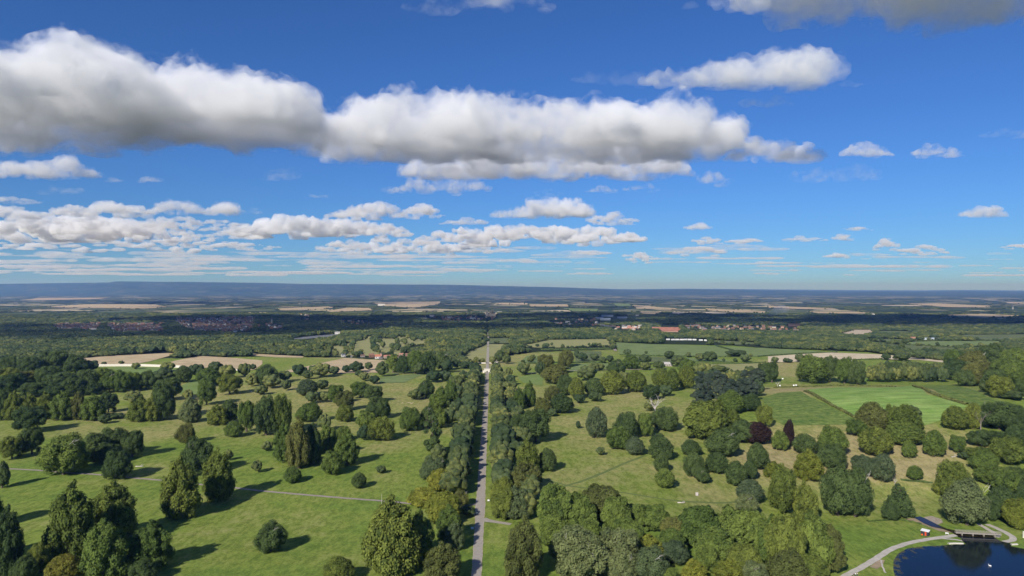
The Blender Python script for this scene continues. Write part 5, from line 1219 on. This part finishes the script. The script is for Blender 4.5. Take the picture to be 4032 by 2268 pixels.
# ------------------------------------------------------------------ people, deer, car, boards
SKIN = mat('skin', (.50, .32, .24), var=.03); HAIR = mat('dark_hair', (.03, .022, .018), var=.1)
CL = {k: mat(k + '_cloth', c, var=.05, scale=3) for k, c in {'black': (.012, .012, .016), 'navy': (.02, .025, .05), 'grey': (.12, .13, .14), 'teal': (.05, .16, .18), 'white': (.75, .75, .75), 'beige': (.55, .46, .34), 'jeans': (.05, .07, .12)}.items()}
def person(p, face, top, legs, label, stride=.22, h=1.72, dog=None):
    e = tag(empty('person', tuple(p), face), label, 'person'); k = h / 1.72
    J = [(0, 0, .95), (0, 0, 1.15), (0, .01, 1.38), (0, .01, 1.50), (0, .03, 1.64),
         (.09, 0, .92), (.10, stride, .50), (.10, stride * 1.1 - .05, .07), (.10, stride * 1.1 + .12, .03),
         (-.09, 0, .92), (-.10, -stride * .4, .50), (-.10, -stride * 1.2, .09), (-.10, -stride * 1.2 + .16, .03),
         (.19, 0, 1.40), (.23, -.06 - stride * .3, 1.12), (.23, .06, .90), (.225, .09, .82),
         (-.19, 0, 1.40), (-.23, .06 + stride * .3, 1.12), (-.23, .16 + stride * .3, .92), (-.225, .2 + stride * .3, .85)]
    E = [(0, 1), (1, 2), (2, 3), (3, 4), (0, 5), (5, 6), (6, 7), (7, 8), (0, 9), (9, 10), (10, 11), (11, 12), (2, 13), (13, 14), (14, 15), (15, 16), (2, 17), (17, 18), (18, 19), (19, 20)]
    Rr = [.15, .14, .16, .06, .105, .10, .07, .045, .04, .10, .07, .045, .04, .065, .05, .038, .04, .065, .05, .038, .04]
    o = skin_body('body', [tuple(c * k for c in j) for j in J], E, [r * k for r in Rr], SKIN, 1, e)
    dg = bpy.context.evaluated_depsgraph_get(); me = bpy.data.meshes.new_from_object(o.evaluated_get(dg)); o.modifiers.clear(); o.data = me
    me.materials.clear()
    for m_ in (CL[top], CL[legs], SKIN, HAIR): me.materials.append(m_)
    for f in me.polygons:
        c = f.center / k; f.material_index = 1 if c.z < .95 and abs(c.x) < .2 else (0 if c.z < 1.5 and not (abs(c.x) > .17 and c.z < .90) else 2)
        if c.z < .08 and abs(c.x) < .2: f.material_index = 3
    hb = MB(); bm = bmesh.new(); bmesh.ops.create_uvsphere(bm, u_segments=12, v_segments=8, radius=.118 * k)
    bmesh.ops.delete(bm, geom=[f for f in bm.faces if f.calc_center_median().z < -.02 * k and f.calc_center_median().y > -.02 * k], context='FACES'); hm = bpy.data.meshes.new('hair'); bm.to_mesh(hm); bm.free(); hm.materials.append(HAIR); ho = link('hair', hm, e); ho.location = (0, .015 * k, 1.66 * k)
    return e
J3 = [('2208 846', 3.3, 'black', 'black', 'person in black walking at the side of the drive, nearest the trees'), ('2219 838', 3.0, 'teal', 'jeans', 'person in a pale teal top walking between two companions'), ('2229 845', 3.1, 'navy', 'black', 'person in navy walking nearest the road centre')]
for s_, f_, t_, l_, lb in J3: person(at('B1', *map(float, s_.split())), f_, t_, l_, lb)
for s_, f_, t_, l_, lb in (('862 1464', -.9, 'black', 'beige', 'dark haired person in black at the bottom edge by the lake path'), ('880 1452', -.8, 'white', 'grey', 'person in a white top walking up the lake path'), ('897 1450', -.8, 'beige', 'jeans', 'person in a beige top beside the lake path')): person(at('B3', *map(float, s_.split())), f_, t_, l_, lb)
# fallow deer resting on the dry grass
DEERM = mat('pale_coat', (.60, .50, .36), var=.1, scale=4)
dm = None
for i, (x, y, rz, lb) in enumerate(((1585, 1589.5, .3, 'first pale deer from the left in the resting herd'), (1603, 1589, 1.2, 'second pale deer from the left in the resting herd'), (1609, 1588.5, -.4, 'third pale deer from the left in the resting herd'), (1616, 1590, 2.4, 'fourth pale deer from the left in the resting herd'), (1621, 1592, .1, 'fifth pale deer from the left in the resting herd'), (1625, 1588.6, 1.0, 'last pale deer on the right of the resting herd'))):
    p = hit(x, y)[0]
    if dm is None:
        o = skin_body('deer', [(-.55, 0, .88), (0, 0, .86), (.45, 0, .92), (.68, 0, 1.2), (.95, 0, 1.18), (-.5, .14, .5), (-.58, .14, .25), (-.55, .14, .02), (-.5, -.14, .5), (-.58, -.14, .25), (-.55, -.14, .02), (.42, .13, .5), (.44, .13, .02), (.42, -.13, .5), (.44, -.13, .02), (-.75, 0, .85)],
                      [(0, 1), (1, 2), (2, 3), (3, 4), (0, 5), (5, 6), (6, 7), (0, 8), (8, 9), (9, 10), (2, 11), (11, 12), (2, 13), (13, 14), (0, 15)], [.19, .21, .2, .09, .07, .08, .04, .035, .08, .04, .035, .06, .035, .06, .035, .04], DEERM, 1, root=1)
        dgp = bpy.context.evaluated_depsgraph_get(); dm = bpy.data.meshes.new_from_object(o.evaluated_get(dgp)); o.modifiers.clear(); o.data = dm
    else: o = link('deer', dm)
    o.location = p; o.rotation_euler = (0, 0, rz); tag(o, lb, 'deer', 'pale deer on the left park')
# dark car on the drive
cpn = hit(1912, 1594)[0]; e = tag(empty('car', (roadx(cpn[1]) - .45, cpn[1], cpn[2] + .1), 0), 'dark car on the drive seen from behind', 'car')
CARP = mat('dark_car_paint', (.012, .013, .018), rough=.25, spec=.5, var=.02); RUB = mat('tyre_rubber', (.015, .015, .015))
bm = bmesh.new()
sec = [(-2.1, .45, .95, .82), (-1.9, .35, 1.05, .86), (-1.7, .3, 1.5, .86), (-1.2, .3, 1.66, .88), (.2, .3, 1.64, .88), (.95, .3, 1.08, .88), (1.9, .3, .95, .84), (2.15, .42, .75, .76)]
rings = []
for (yy, zl, zh, hw_) in sec:
    rings.append([bm.verts.new((s__ * q_, yy, z_)) for s__, q_, z_ in ((-1, hw_, zl), (1, hw_, zl), (1, hw_, min(zh, .98)), (1, hw_ * (.8 if zh > 1.2 else .97), zh), (-1, hw_ * (.8 if zh > 1.2 else .97), zh), (-1, hw_, min(zh, .98)))])
for i in range(len(rings) - 1):
    for k in range(6): bm.faces.new((rings[i][k], rings[i][(k + 1) % 6], rings[i + 1][(k + 1) % 6], rings[i + 1][k]))
bm.faces.new(rings[0][::-1]); bm.faces.new(rings[-1]); bmesh.ops.recalc_face_normals(bm, faces=bm.faces); me = bpy.data.meshes.new('body'); bm.to_mesh(me); bm.free(); me.materials.append(CARP); link('body', me, e)
b = MB(); b.add([(-.62, -1.93, 1.1), (.62, -1.93, 1.1), (.58, -1.74, 1.46), (-.58, -1.74, 1.46)], [(0, 1, 2, 3)]); b.build('rear_window', mat('pale_glass', (.5, .53, .55), rough=.1, spec=.6), e)
for sx_ in (-.8, .8):
    for sy_ in (-1.3, 1.3): b = MB(); b.tube([(sx_ - .1, sy_, .33), (sx_ + .1, sy_, .33)], [.33, .33], 14); b.build('wheel', RUB, e)
    b = MB(); b.box(sx_ * .85 - .12, sx_ * .85 + .12, -2.04, -1.9, .85, 1.02); b.build('tail_light', REDP, e)
# white boards on legs
bd = None
for s_, rz, k_, lb in (('B1 2335 702', .1, 1.0, 'white board on legs on the verge right of the drive'), ('B1 2172 984', .1, 1.25, 'white board on legs on the shaded verge left of the drive'), ('M3 148 368', .1, 1.6, 'white board standing in the dry meadow'), ('M3 120 438', .1, 1.6, 'white board beside the pale broken trunk'), ('M3 259 436', .1, 1.6, 'white board on the crest, left of a pair'), ('M3 283 434', .1, 1.6, 'white board on the crest, right of a pair')):
    t_, x_, y_ = s_.split(); p = at(t_, float(x_), float(y_)); e = tag(empty('sign_board', tuple(p), fit_rot(p, rz)), lb, 'sign board')
    b = MB(); b.add([(-.55 * k_, -.3, .45), (.55 * k_, -.3, .45), (.55 * k_, .35, 1.05 * k_), (-.55 * k_, .35, 1.05 * k_), (-.55 * k_, -.26, .39), (.55 * k_, -.26, .39), (.55 * k_, .39, 1.0 * k_), (-.55 * k_, .39, 1.0 * k_)], [(0, 1, 2, 3), (7, 6, 5, 4), (0, 4, 5, 1), (1, 5, 6, 2), (2, 6, 7, 3), (3, 7, 4, 0)]); b.build('panel', CV, e)
    for q in (-.42, .42): b = MB(); b.box(q * k_ - .05, q * k_ + .05, .02, .12, -.1, .62); b.build('leg', TIM, e)
# pale slatted feeder on the lawn
p = at('B2', 1857, 640); e = tag(empty('tree_guard', tuple(p), fit_rot(p, .1)), 'pale wooden tree guard of upright slats on the right lawn', 'tree guard'); PW = mat('pale_wood', (.52, .47, .44), var=.15, scale=3)
for k_ in range(4):
    a = k_ * math.pi / 2; b = MB()
    for i in range(4):
        x_ = -.6 + i * .4; c_, s__ = math.cos(a), math.sin(a)
        vv = [(x_ - .13, -.72, -.1), (x_ + .13, -.72, -.1), (x_ + .13, -.68, -.1), (x_ - .13, -.68, -.1), (x_ - .13, -.78, 1.7), (x_ + .13, -.78, 1.7), (x_ + .13, -.74, 1.7), (x_ - .13, -.74, 1.7)]
        b.add([(q[0] * c_ - q[1] * s__, q[0] * s__ + q[1] * c_, q[2]) for q in vv], [(0, 3, 2, 1), (4, 5, 6, 7), (0, 1, 5, 4), (1, 2, 6, 5), (2, 3, 7, 6), (3, 0, 4, 7)])
    b.build('slat_panel', PW, e)
p = at('B1', 1262, 742); b = MB(); b.tube([(0, 0, -.2), (0, 0, 6.5)], [.09, .06], 6); o = b.build('pole', PALEST); o.location = p; tag(o, 'thin pale pole beside the bare footpath', 'pole')
# far mast and white silo
p = hit(*T('F3', 2465, 352))[0]; b = MB(); b.tube([(0, 0, -5), (0, 0, 12), (0, 0, 26)], [3, 2.4, .3], 8); o = b.build('spire', PALEST); o.location = p; tag(o, 'far pale church spire near the right edge', 'spire')

# ------------------------------------------------------------------ clouds
CH = 700.0
def cloud_material(name, dens, lam, lo, hi):
    m = bpy.data.materials.new(name); m.use_nodes = True; nt = m.node_tree; nt.nodes.clear()
    o = N(nt, 'ShaderNodeOutputMaterial'); v = N(nt, 'ShaderNodeVolumePrincipled')
    v.inputs['Color'].default_value = (1, 1, 1, 1); v.inputs['Anisotropy'].default_value = 0.0
    P = N(nt, 'ShaderNodeNewGeometry').outputs['Position']
    t = mathn(nt, 'ADD', mathn(nt, 'MULTIPLY', noise_node(nt, P, 1 / lam, 6, .68), .62), mathn(nt, 'MULTIPLY', noise_node(nt, P, 1 / (lam * 3.1), 2, .5), .38))
    nt.links.new(rng_node(nt, t, lo, hi, 0, dens), v.inputs['Density']); nt.links.new(v.outputs[0], o.inputs['Volume'])
    return m
CM = {'thick': cloud_material('cumulus', .026, 150, .40, .74), 'thin': cloud_material('thin_cumulus', .026, 95, .46, .76), 'wisp': cloud_material('wispy_cloud', .010, 110, .46, .80),
      'far': cloud_material('far_cumulus', .030, 160, .32, .72), 'fringe': cloud_material('cloud_fringe', .026, 70, .50, .74), 'over': cloud_material('overhead_cloud', .011, 130, .40, .72)}
def cloud(label, prof, yf, yb, mk, n=40, seed=0, deepk=1.0, name='cloud', CH=CH, tall=None, xw=None):
    """prof: outline of the upper edge in photo pixels; yf/yb: where the near and far edge of the flat base appear"""
    rng = np.random.RandomState(seed + 500)
    xs = np.array([p[0] for p in prof], float); ys = np.array([p[1] for p in prof], float); x0, x1 = xs[0], xs[-1]
    Df = (CH - CAMZ) * F / (CY - yf); Db = (CH - CAMZ) * F / (CY - yb); Dm = Df * .6 + Db * .4
    Hh = (lambda x: np.full(np.shape(x), float(tall))) if tall else lambda x: CAMZ + (CY - np.interp(x, xs, ys)) * Dm / F - CH
    hmax = max(Hh(xs).max(), 25); wid = (x1 - x0) / F * Dm
    bm = bmesh.new(); dep = max(Db - Df, .3 * hmax)
    for i in range(n):
        t = (i + .5) / n * 2 - 1 + rng.uniform(-1, 1) / n; px_ = (x0 + x1) / 2 + t * (x1 - x0) / 2
        dn = rng.uniform(-1, 1); w = math.sqrt(max(0, 1 - t ** 4))
        D = (Df + Db) / 2 + dn * dep / 2 * max(.3, w)
        hd = Hh(px_) if tall else min(Hh(px_), CAMZ + (CY - np.interp(px_, xs, ys)) * D / F - CH)
        h = max(hd * (1 - .3 * max(0, dn) ** 2), hmax * .10)
        r = min(h * rng.uniform(.16, .42), max(wid * .22, 12)); z = CH + rng.uniform(.1 * r, max(.2 * r, h - r))
        if rng.rand() < .3: z = CH + max(.2 * r, h - r)
        v = bmesh.ops.create_icosphere(bm, subdivisions=2, radius=r)['verts']
        sx_ = max(rng.uniform(1.2, 2.0), min(2.6 * wid / n / r, 7)); bmesh.ops.scale(bm, vec=(sx_, max(rng.uniform(1.2, 1.8), .5 * sx_), rng.uniform(.75, 1.0)), verts=v); bmesh.ops.translate(bm, vec=((px_ - CX) / F * D if xw is None else xw[0] + (xw[1] - xw[0]) * (t + 1) / 2, D, z), verts=v)
    me = bpy.data.meshes.new(name); bm.to_mesh(me); bm.free(); o = link(name, me)
    ext = max(wid, dep); md = o.modifiers.new('r', 'REMESH'); md.mode = 'VOXEL'; md.voxel_size = max(ext / 250, hmax / 26, 5)
    dg = bpy.context.evaluated_depsgraph_get(); m2 = bpy.data.meshes.new_from_object(o.evaluated_get(dg)); o.modifiers.clear(); o.data = m2; bpy.data.meshes.remove(me); m2.name = name
    nv = len(m2.vertices); co = np.empty(nv * 3); m2.vertices.foreach_get('co', co); co = co.reshape(-1, 3); no = np.empty(nv * 3); m2.vertices.foreach_get('normal', no); no = no.reshape(-1, 3)
    bil = sum(.55 ** k * (1 - 2.4 * np.abs(vnoise(co / (hmax * .26) * 2 ** k, seed + k))) for k in range(4))
    co = co + no * (hmax * (.105 * bil + .07 * fbm(co / (hmax * .5), 3, seed + 9)))[:, None]
    low = co[:, 2] < CH + .04 * hmax
    co[low, 2] = CH + .04 * hmax - .22 * (CH + .04 * hmax - co[low, 2])
    m2.vertices.foreach_set('co', co.ravel()); m2.update()
    def tidy(o_, mk_):        # one clean closed skin: no face may cut another
        md = o_.modifiers.new('r', 'REMESH'); md.mode = 'VOXEL'; md.voxel_size = max(ext / 300, hmax / 30, 5)
        dg = bpy.context.evaluated_depsgraph_get(); m3 = bpy.data.meshes.new_from_object(o_.evaluated_get(dg)); o_.modifiers.clear(); o_.data = m3; m3.name = o_.name.split('.')[0]; m3.materials.clear(); m3.materials.append(CM[mk_])
    if mk in ('thick', 'over') and not tall:
        co2 = co + no * (hmax * (.085 + .13 * fbm(co / (hmax * .45), 3, seed + 31)))[:, None]
        co2[:, 2] = np.maximum(co2[:, 2], CH - .03 * hmax)
        mf = m2.copy(); mf.vertices.foreach_set('co', co2.ravel()); mf.update(); of = link('fringe', mf, o); tidy(of, 'fringe')
    tidy(o, mk)
    tag(o, label, 'cloud', 'cumulus clouds in the sky'); return o
def S(k, s):
    return [((float(a.split()[0])) * .78261 + 2016 * k, float(a.split()[1]) * .78261) for a in s.split(';')]
sy = lambda y: y * .78261
CL_ = []
def C(label, k, s, yf, yb, mk, n=40, base=CH):
    if mk == 'far' and (yb - yf > 16 or n >= 30): yf -= 8; yb += 16
    CL_.append((label, S(k, s), sy(yf), sy(yb), mk, n, len(CL_) + 1, base))
C('huge grey based cloud bank at the left edge', 0, '-900 330;-400 290;0 300;100 320;250 290;430 215;520 270;600 330;760 395;900 440;1010 640', 500, 775, 'thick', 165)
C('bright domed cloud joined to the right of the huge grey bank', 0, '720 520;830 400;960 360;1200 395;1450 430;1560 510;1590 600', 590, 770, 'thick', 100)
C('thin grey veil above the left cloud bank', 0, '660 350;760 260;860 290;950 370', 370, 400, 'wisp', 24)
C('grey smudge on top of the left cloud bank', 0, '180 270;300 200;430 165;540 260', 290, 330, 'wisp', 30)
C('long white topped cloud bank across the middle', 0, '1500 680;1600 580;1700 560;1950 515;2130 460;2350 490;2576 540;2880 510;3100 540;3250 520;3430 545;3640 570;3720 660;3790 730', 690, 830, 'thick', 215)
C('second tier of cloud below the middle bank', 0, '2030 850;2130 780;2500 755;2776 760;3070 775;3376 785;3466 870', 860, 915, 'thick', 130)
C('ragged cloud trailing right of the middle bank', 1, '1080 780;1120 730;1260 705;1480 695;1570 760', 780, 830, 'thin', 60)
C('bright low cloud with flat base at the left edge', 0, '-120 830;0 820;160 815;340 785;430 815;490 860', 870, 905, 'thick', 60)
C('grey wisp under the bright low left cloud', 0, '155 960;220 925;330 945;410 945', 965, 985, 'wisp', 20)
C('small pinkish wisp in the left blue gap', 0, '680 915;750 878;810 900', 915, 928, 'thin', 14)
C('tiny faint wisp in the left blue gap', 0, '530 905;570 885;620 910', 912, 922, 'wisp', 8)
C('small flat white cloudlet above the lower bands', 0, '1530 990;1590 968;1650 985', 990, 1002, 'thin', 12)
C('ragged torn cloud beneath the middle bank', 0, '1925 945;2080 895;2200 905;2300 890;2420 905;2465 960', 945, 990, 'thin', 46)
C('grey scrap left of the torn cloud', 0, '1300 905;1380 850;1500 840', 890, 912, 'wisp', 20)
C('grey cloud piled at the left edge, upper of two', 0, '-80 1010;0 985;120 995;220 1015', 1015, 1030, 'thin', 22)
C('grey cloud piled at the left edge, lower of two', 0, '-100 1060;0 1035;110 1040;230 1075', 1085, 1115, 'far', 26)
C('soft grey cloud left of the twin white puffs', 0, '270 1050;400 1020;540 1012;660 1030;760 1060', 1070, 1100, 'far', 40)
C('larger of the twin white puffs in the lower left sky', 0, '740 1065;820 1012;940 1012;1035 1050', 1065, 1090, 'thick', 30)
C('smaller of the twin white puffs in the lower left sky', 0, '1035 1060;1100 1012;1170 1012;1215 1060', 1068, 1090, 'thick', 20)
C('faint puff right of the twin white puffs', 0, '1235 1070;1275 1038;1312 1065', 1072, 1088, 'wisp', 10)
C('long white crested cloud low on the left', 0, '-120 1130;230 1090;300 1080;420 1092;600 1100;800 1130;1000 1182', 1165, 1215, 'far', 110)
C('thin grey cloud behind the twin puffs', 0, '700 1110;850 1085;1050 1100;1270 1130', 1125, 1150, 'far', 50)
C('broad layered cloud in the low centre sky', 0, '1190 1140;1330 1085;1500 1090;1800 1112;1980 1130;2070 1165', 1160, 1195, 'far', 90)
C('mounded cloud above the broad layered one', 0, '1630 1090;1760 1042;1920 1008;2000 1055', 1080, 1105, 'far', 34)
C('small mounded cloud right of its larger twin', 0, '2005 1065;2110 1015;2225 1075', 1072, 1092, 'far', 22)
C('bright crest between the low cloud bands', 0, '1000 1195;1150 1150;1350 1165', 1185, 1200, 'far', 30)
C('long flat grey band near the left horizon', 0, '-120 1230;200 1205;600 1210;1000 1200;1400 1235', 1225, 1260, 'far', 90)
C('white lumpy band above the central horizon', 0, '1610 1240;1710 1215;1930 1195;2100 1202;2350 1215;2560 1240', 1240, 1270, 'far', 80)
C('thin flat cloud left of the domed white cloud', 0, '2220 1120;2340 1092;2445 1110', 1122, 1136, 'far', 20)
C('domed white cloud in the low centre right', 0, '2470 1085;2576 1050;2640 1020;2826 995;2920 1005;2980 1060', 1075, 1100, 'thick', 46)
C('low white cloud right of the domed one', 1, '390 1095;460 1072;520 1062;620 1105', 1105, 1122, 'far', 22)
C('long flat based cloud under the domed one', 0, '2090 1200;2300 1150;2576 1130;2700 1140;2976 1130;3120 1145;3220 1150;3216 1180', 1195, 1228, 'far', 90)
C('bright drifting cloud in the upper right sky', 1, '660 385;760 365;900 345;1150 300;1280 305;1360 262;1480 240;1590 262;1650 350', 405, 450, 'thick', 100)
C('torn wispy end of the bright drifting cloud', 1, '310 400;400 355;480 370;600 325;680 380', 400, 430, 'wisp', 40)
C('small ragged cloud below the drifting one', 1, '1150 510;1200 470;1290 462;1380 480;1455 525', 520, 548, 'thin', 34)
C('faint puff right of the drifting cloud', 1, '1640 420;1700 400;1760 425', 425, 442, 'wisp', 12, 1050.0)
C('faint puff left below the drifting cloud', 1, '390 460;430 425;480 470', 460, 482, 'wisp', 12)
C('grey underside of a cloud overhead at the top right', 1, '1400 -900;1700 -1100;2300 -1100;3100 -900', -620, 78, 'over', 150, 1050.0)
C('soft white shred at the top edge right of centre', 1, '1000 0;1100 -60;1280 -40', 10, 90, 'thin', 26)
C('soft white cloud cut by the top edge', 0, '2030 20;2200 -90;2500 -90;2700 -20;2790 40', 10, 85, 'thin', 46)
C('tiny white shred near the top edge', 1, '860 20;900 0;945 40', 40, 60, 'wisp', 10)
C('rounded puff in the right sky, left of a chain', 1, '1660 760;1740 715;1800 710;1920 780', 775, 800, 'thin', 30, 1050.0)
C('rounded puff in the right sky, middle of a chain', 1, '2010 770;2110 712;2180 770', 775, 800, 'thin', 22, 1050.0)
C('rounded puff in the right sky, last of a chain', 1, '2175 770;2220 722;2265 785', 780, 800, 'thin', 14, 1050.0)
C('pale streak at the right edge', 1, '2350 670;2480 640;2620 650', 675, 700, 'wisp', 28, 1050.0)
C('faint broken cloud under the right chain', 1, '1400 880;1500 840;1600 850;1700 810;1840 850', 870, 930, 'wisp', 50)
C('small arrow shaped cloud right of the middle bank', 1, '940 880;1040 845;1130 930', 915, 940, 'thin', 20)
C('scrap of cloud under the middle bank, rightmost', 1, '570 945;660 905;735 950', 950, 975, 'thin', 20)
C('scrap of cloud under the middle bank, in the middle', 1, '390 955;450 925;535 960', 960, 978, 'thin', 16)
C('scrap of cloud under the middle bank, leftmost', 1, '110 975;180 945;245 970', 975, 995, 'thin', 16)
C('lone flat based cloud near the right edge', 1, '2260 1080;2350 1030;2440 1038;2495 1082', 1082, 1100, 'thick', 26)
C('small white puff in the lower right blue', 1, '920 1205;980 1175;1050 1205', 1205, 1222, 'far', 14)
C('smaller puff above the small white puff', 1, '875 1145;950 1112;995 1150', 1148, 1160, 'far', 12)
C('flat little cloud above the lower right group', 1, '1660 1150;1730 1138;1810 1150', 1152, 1166, 'far', 14)
C('highest puff of the lower right group', 1, '1615 1200;1660 1170;1715 1200', 1200, 1214, 'far', 12)
C('long low cloud at the left of the lower right group', 1, '1360 1205;1450 1185;1600 1205', 1205, 1218, 'far', 20)
C('puff at the right end of the lower right group', 1, '1820 1230;1885 1195;1945 1235', 1232, 1250, 'far', 14)
C('low flat cloud right of centre near the horizon', 1, '775 1265;900 1240;1060 1245', 1262, 1280, 'far', 24)
C('low flat cloud near the central horizon', 1, '280 1275;380 1250;500 1270', 1270, 1284, 'far', 18)
C('pale streaky puffs near the central horizon', 1, '570 1285;650 1262;725 1290', 1290, 1312, 'far', 16)
C('low grey streak in the lower right sky', 1, '1070 1215;1180 1190;1260 1215', 1215, 1228, 'far', 14)
C('low flat cloud beneath the lower right group', 1, '1580 1285;1640 1268;1700 1290', 1290, 1304, 'far', 12)
C('low cloud right of the lower right group', 1, '1940 1260;2070 1230;2190 1262', 1258, 1275, 'far', 18)
C('low cloud at the right edge above the horizon', 1, '2470 1240;2530 1220;2640 1240', 1240, 1256, 'far', 16)
for (lb, pr, yf, yb, mk, n, sd, bs) in CL_: cloud(lb, pr, yf, yb, mk, n, sd, CH=bs)
# unseen clouds added above the view, so their shade falls on town and woods
cloud('unseen grey cloud added for shade, far left of the drive', [(-4600, -2000), (-2000, -2000), (650, -2000)], -1750, -520, 'thick', 240, 301, CH=1050.0, tall=230)
cloud('unseen grey cloud added for shade, behind the far left one', [(-16000, -2000), (-8000, -2000), (-4700, -2000)], -5000, -1700, 'thick', 240, 303, CH=1050.0, tall=230, xw=(-4300, -1500))
cloud('unseen grey cloud added for shade, above the line of the drive', [(700, -2000), (1800, -2000), (3300, -2000)], -430, -150, 'thick', 150, 302, CH=1050.0, tall=190)
# the thin bands that close up towards the horizon: too many to count
rb = np.random.RandomState(9); me = None; bm = bmesh.new()
for row, (yy, dens) in enumerate(((1262, 1.0), (1282, 1.0), (1300, 1.2), (1318, 1.2), (1336, 1.3), (1352, 1.3), (1368, 1.0), (1382, .6))):
    D0 = (CH - CAMZ) * F / (CY - sy(yy)); nb = int(40 * dens)
    for i in range(nb):
        fx = rb.rand()
        if fx > .5 and rb.rand() < .72: continue
        px_ = fx * 4400 - 200; D = D0 * rb.uniform(.90, 1.12); wp_ = rb.uniform(40, 300); hpx = rb.uniform(5, 13) * (1 - row * .07)
        for k in range(6):
            v = bmesh.ops.create_icosphere(bm, subdivisions=2, radius=1)['verts']; sx_ = wp_ / F * D / 5 * rb.uniform(.7, 1.2); hz_ = hpx / F * D * rb.uniform(.5, 1.0)
            bmesh.ops.scale(bm, vec=(sx_, sx_ * .8, hz_), verts=v); bmesh.ops.translate(bm, vec=((px_ - CX) / F * D + (k - 2.5) * wp_ / F * D / 6, D + rb.uniform(-.5, .5) * sx_, CH + hz_ * .6), verts=v)
me = bpy.data.meshes.new('cloud_bands'); bm.to_mesh(me); bm.free(); o = link('cloud_bands', me); md = o.modifiers.new('r', 'REMESH'); md.mode = 'VOXEL'; md.voxel_size = 45
dg = bpy.context.evaluated_depsgraph_get(); m2 = bpy.data.meshes.new_from_object(o.evaluated_get(dg)); o.modifiers.clear(); o.data = m2; m2.materials.clear(); m2.materials.append(cloud_material('band_cloud', .008, 350, .36, .72)); tag(o, 'thin bands of cloud closing up towards the horizon', kind='stuff')
# smoke over the right of the town
sp_ = hit(*T('F3', 70, 432))[0]; bm = bmesh.new()
for i in range(9):
    v = bmesh.ops.create_icosphere(bm, subdivisions=2, radius=1)['verts']; r_ = 9 + i * 3; bmesh.ops.scale(bm, vec=(r_ * 1.5, r_, r_ * .8), verts=v); bmesh.ops.translate(bm, vec=(sp_[0] + (i - 4) * 9, sp_[1], sp_[2] + 8 + i * 5), verts=v)
me = bpy.data.meshes.new('smoke'); bm.to_mesh(me); bm.free(); o = link('smoke', me); md = o.modifiers.new('r', 'REMESH'); md.mode = 'VOXEL'; md.voxel_size = 5
dg = bpy.context.evaluated_depsgraph_get(); m2 = bpy.data.meshes.new_from_object(o.evaluated_get(dg)); o.modifiers.clear(); o.data = m2; m2.materials.clear(); m2.materials.append(cloud_material('smoke', .022, 30, .35, .7)); tag(o, 'thin bluish smoke drifting over the dark town trees', kind='stuff')
# ------------------------------------------------------------------ haze
b = MB(); b.box(-63000, 63000, -63000, 63000, -130, 470)
hm = bpy.data.materials.new('haze'); hm.use_nodes = True; nt = hm.node_tree; nt.nodes.clear()
o_ = N(nt, 'ShaderNodeOutputMaterial'); v_ = N(nt, 'ShaderNodeVolumePrincipled')
v_.inputs['Color'].default_value = (.155, .30, .70, 1); v_.inputs['Absorption Color'].default_value = (.955, .925, 1, 1); v_.inputs['Density'].default_value = 5.2e-5; v_.inputs['Anisotropy'].default_value = .2
nt.links.new(v_.outputs[0], o_.inputs['Volume'])
tag(b.build('haze', hm), 'pale blue summer haze', kind='stuff')
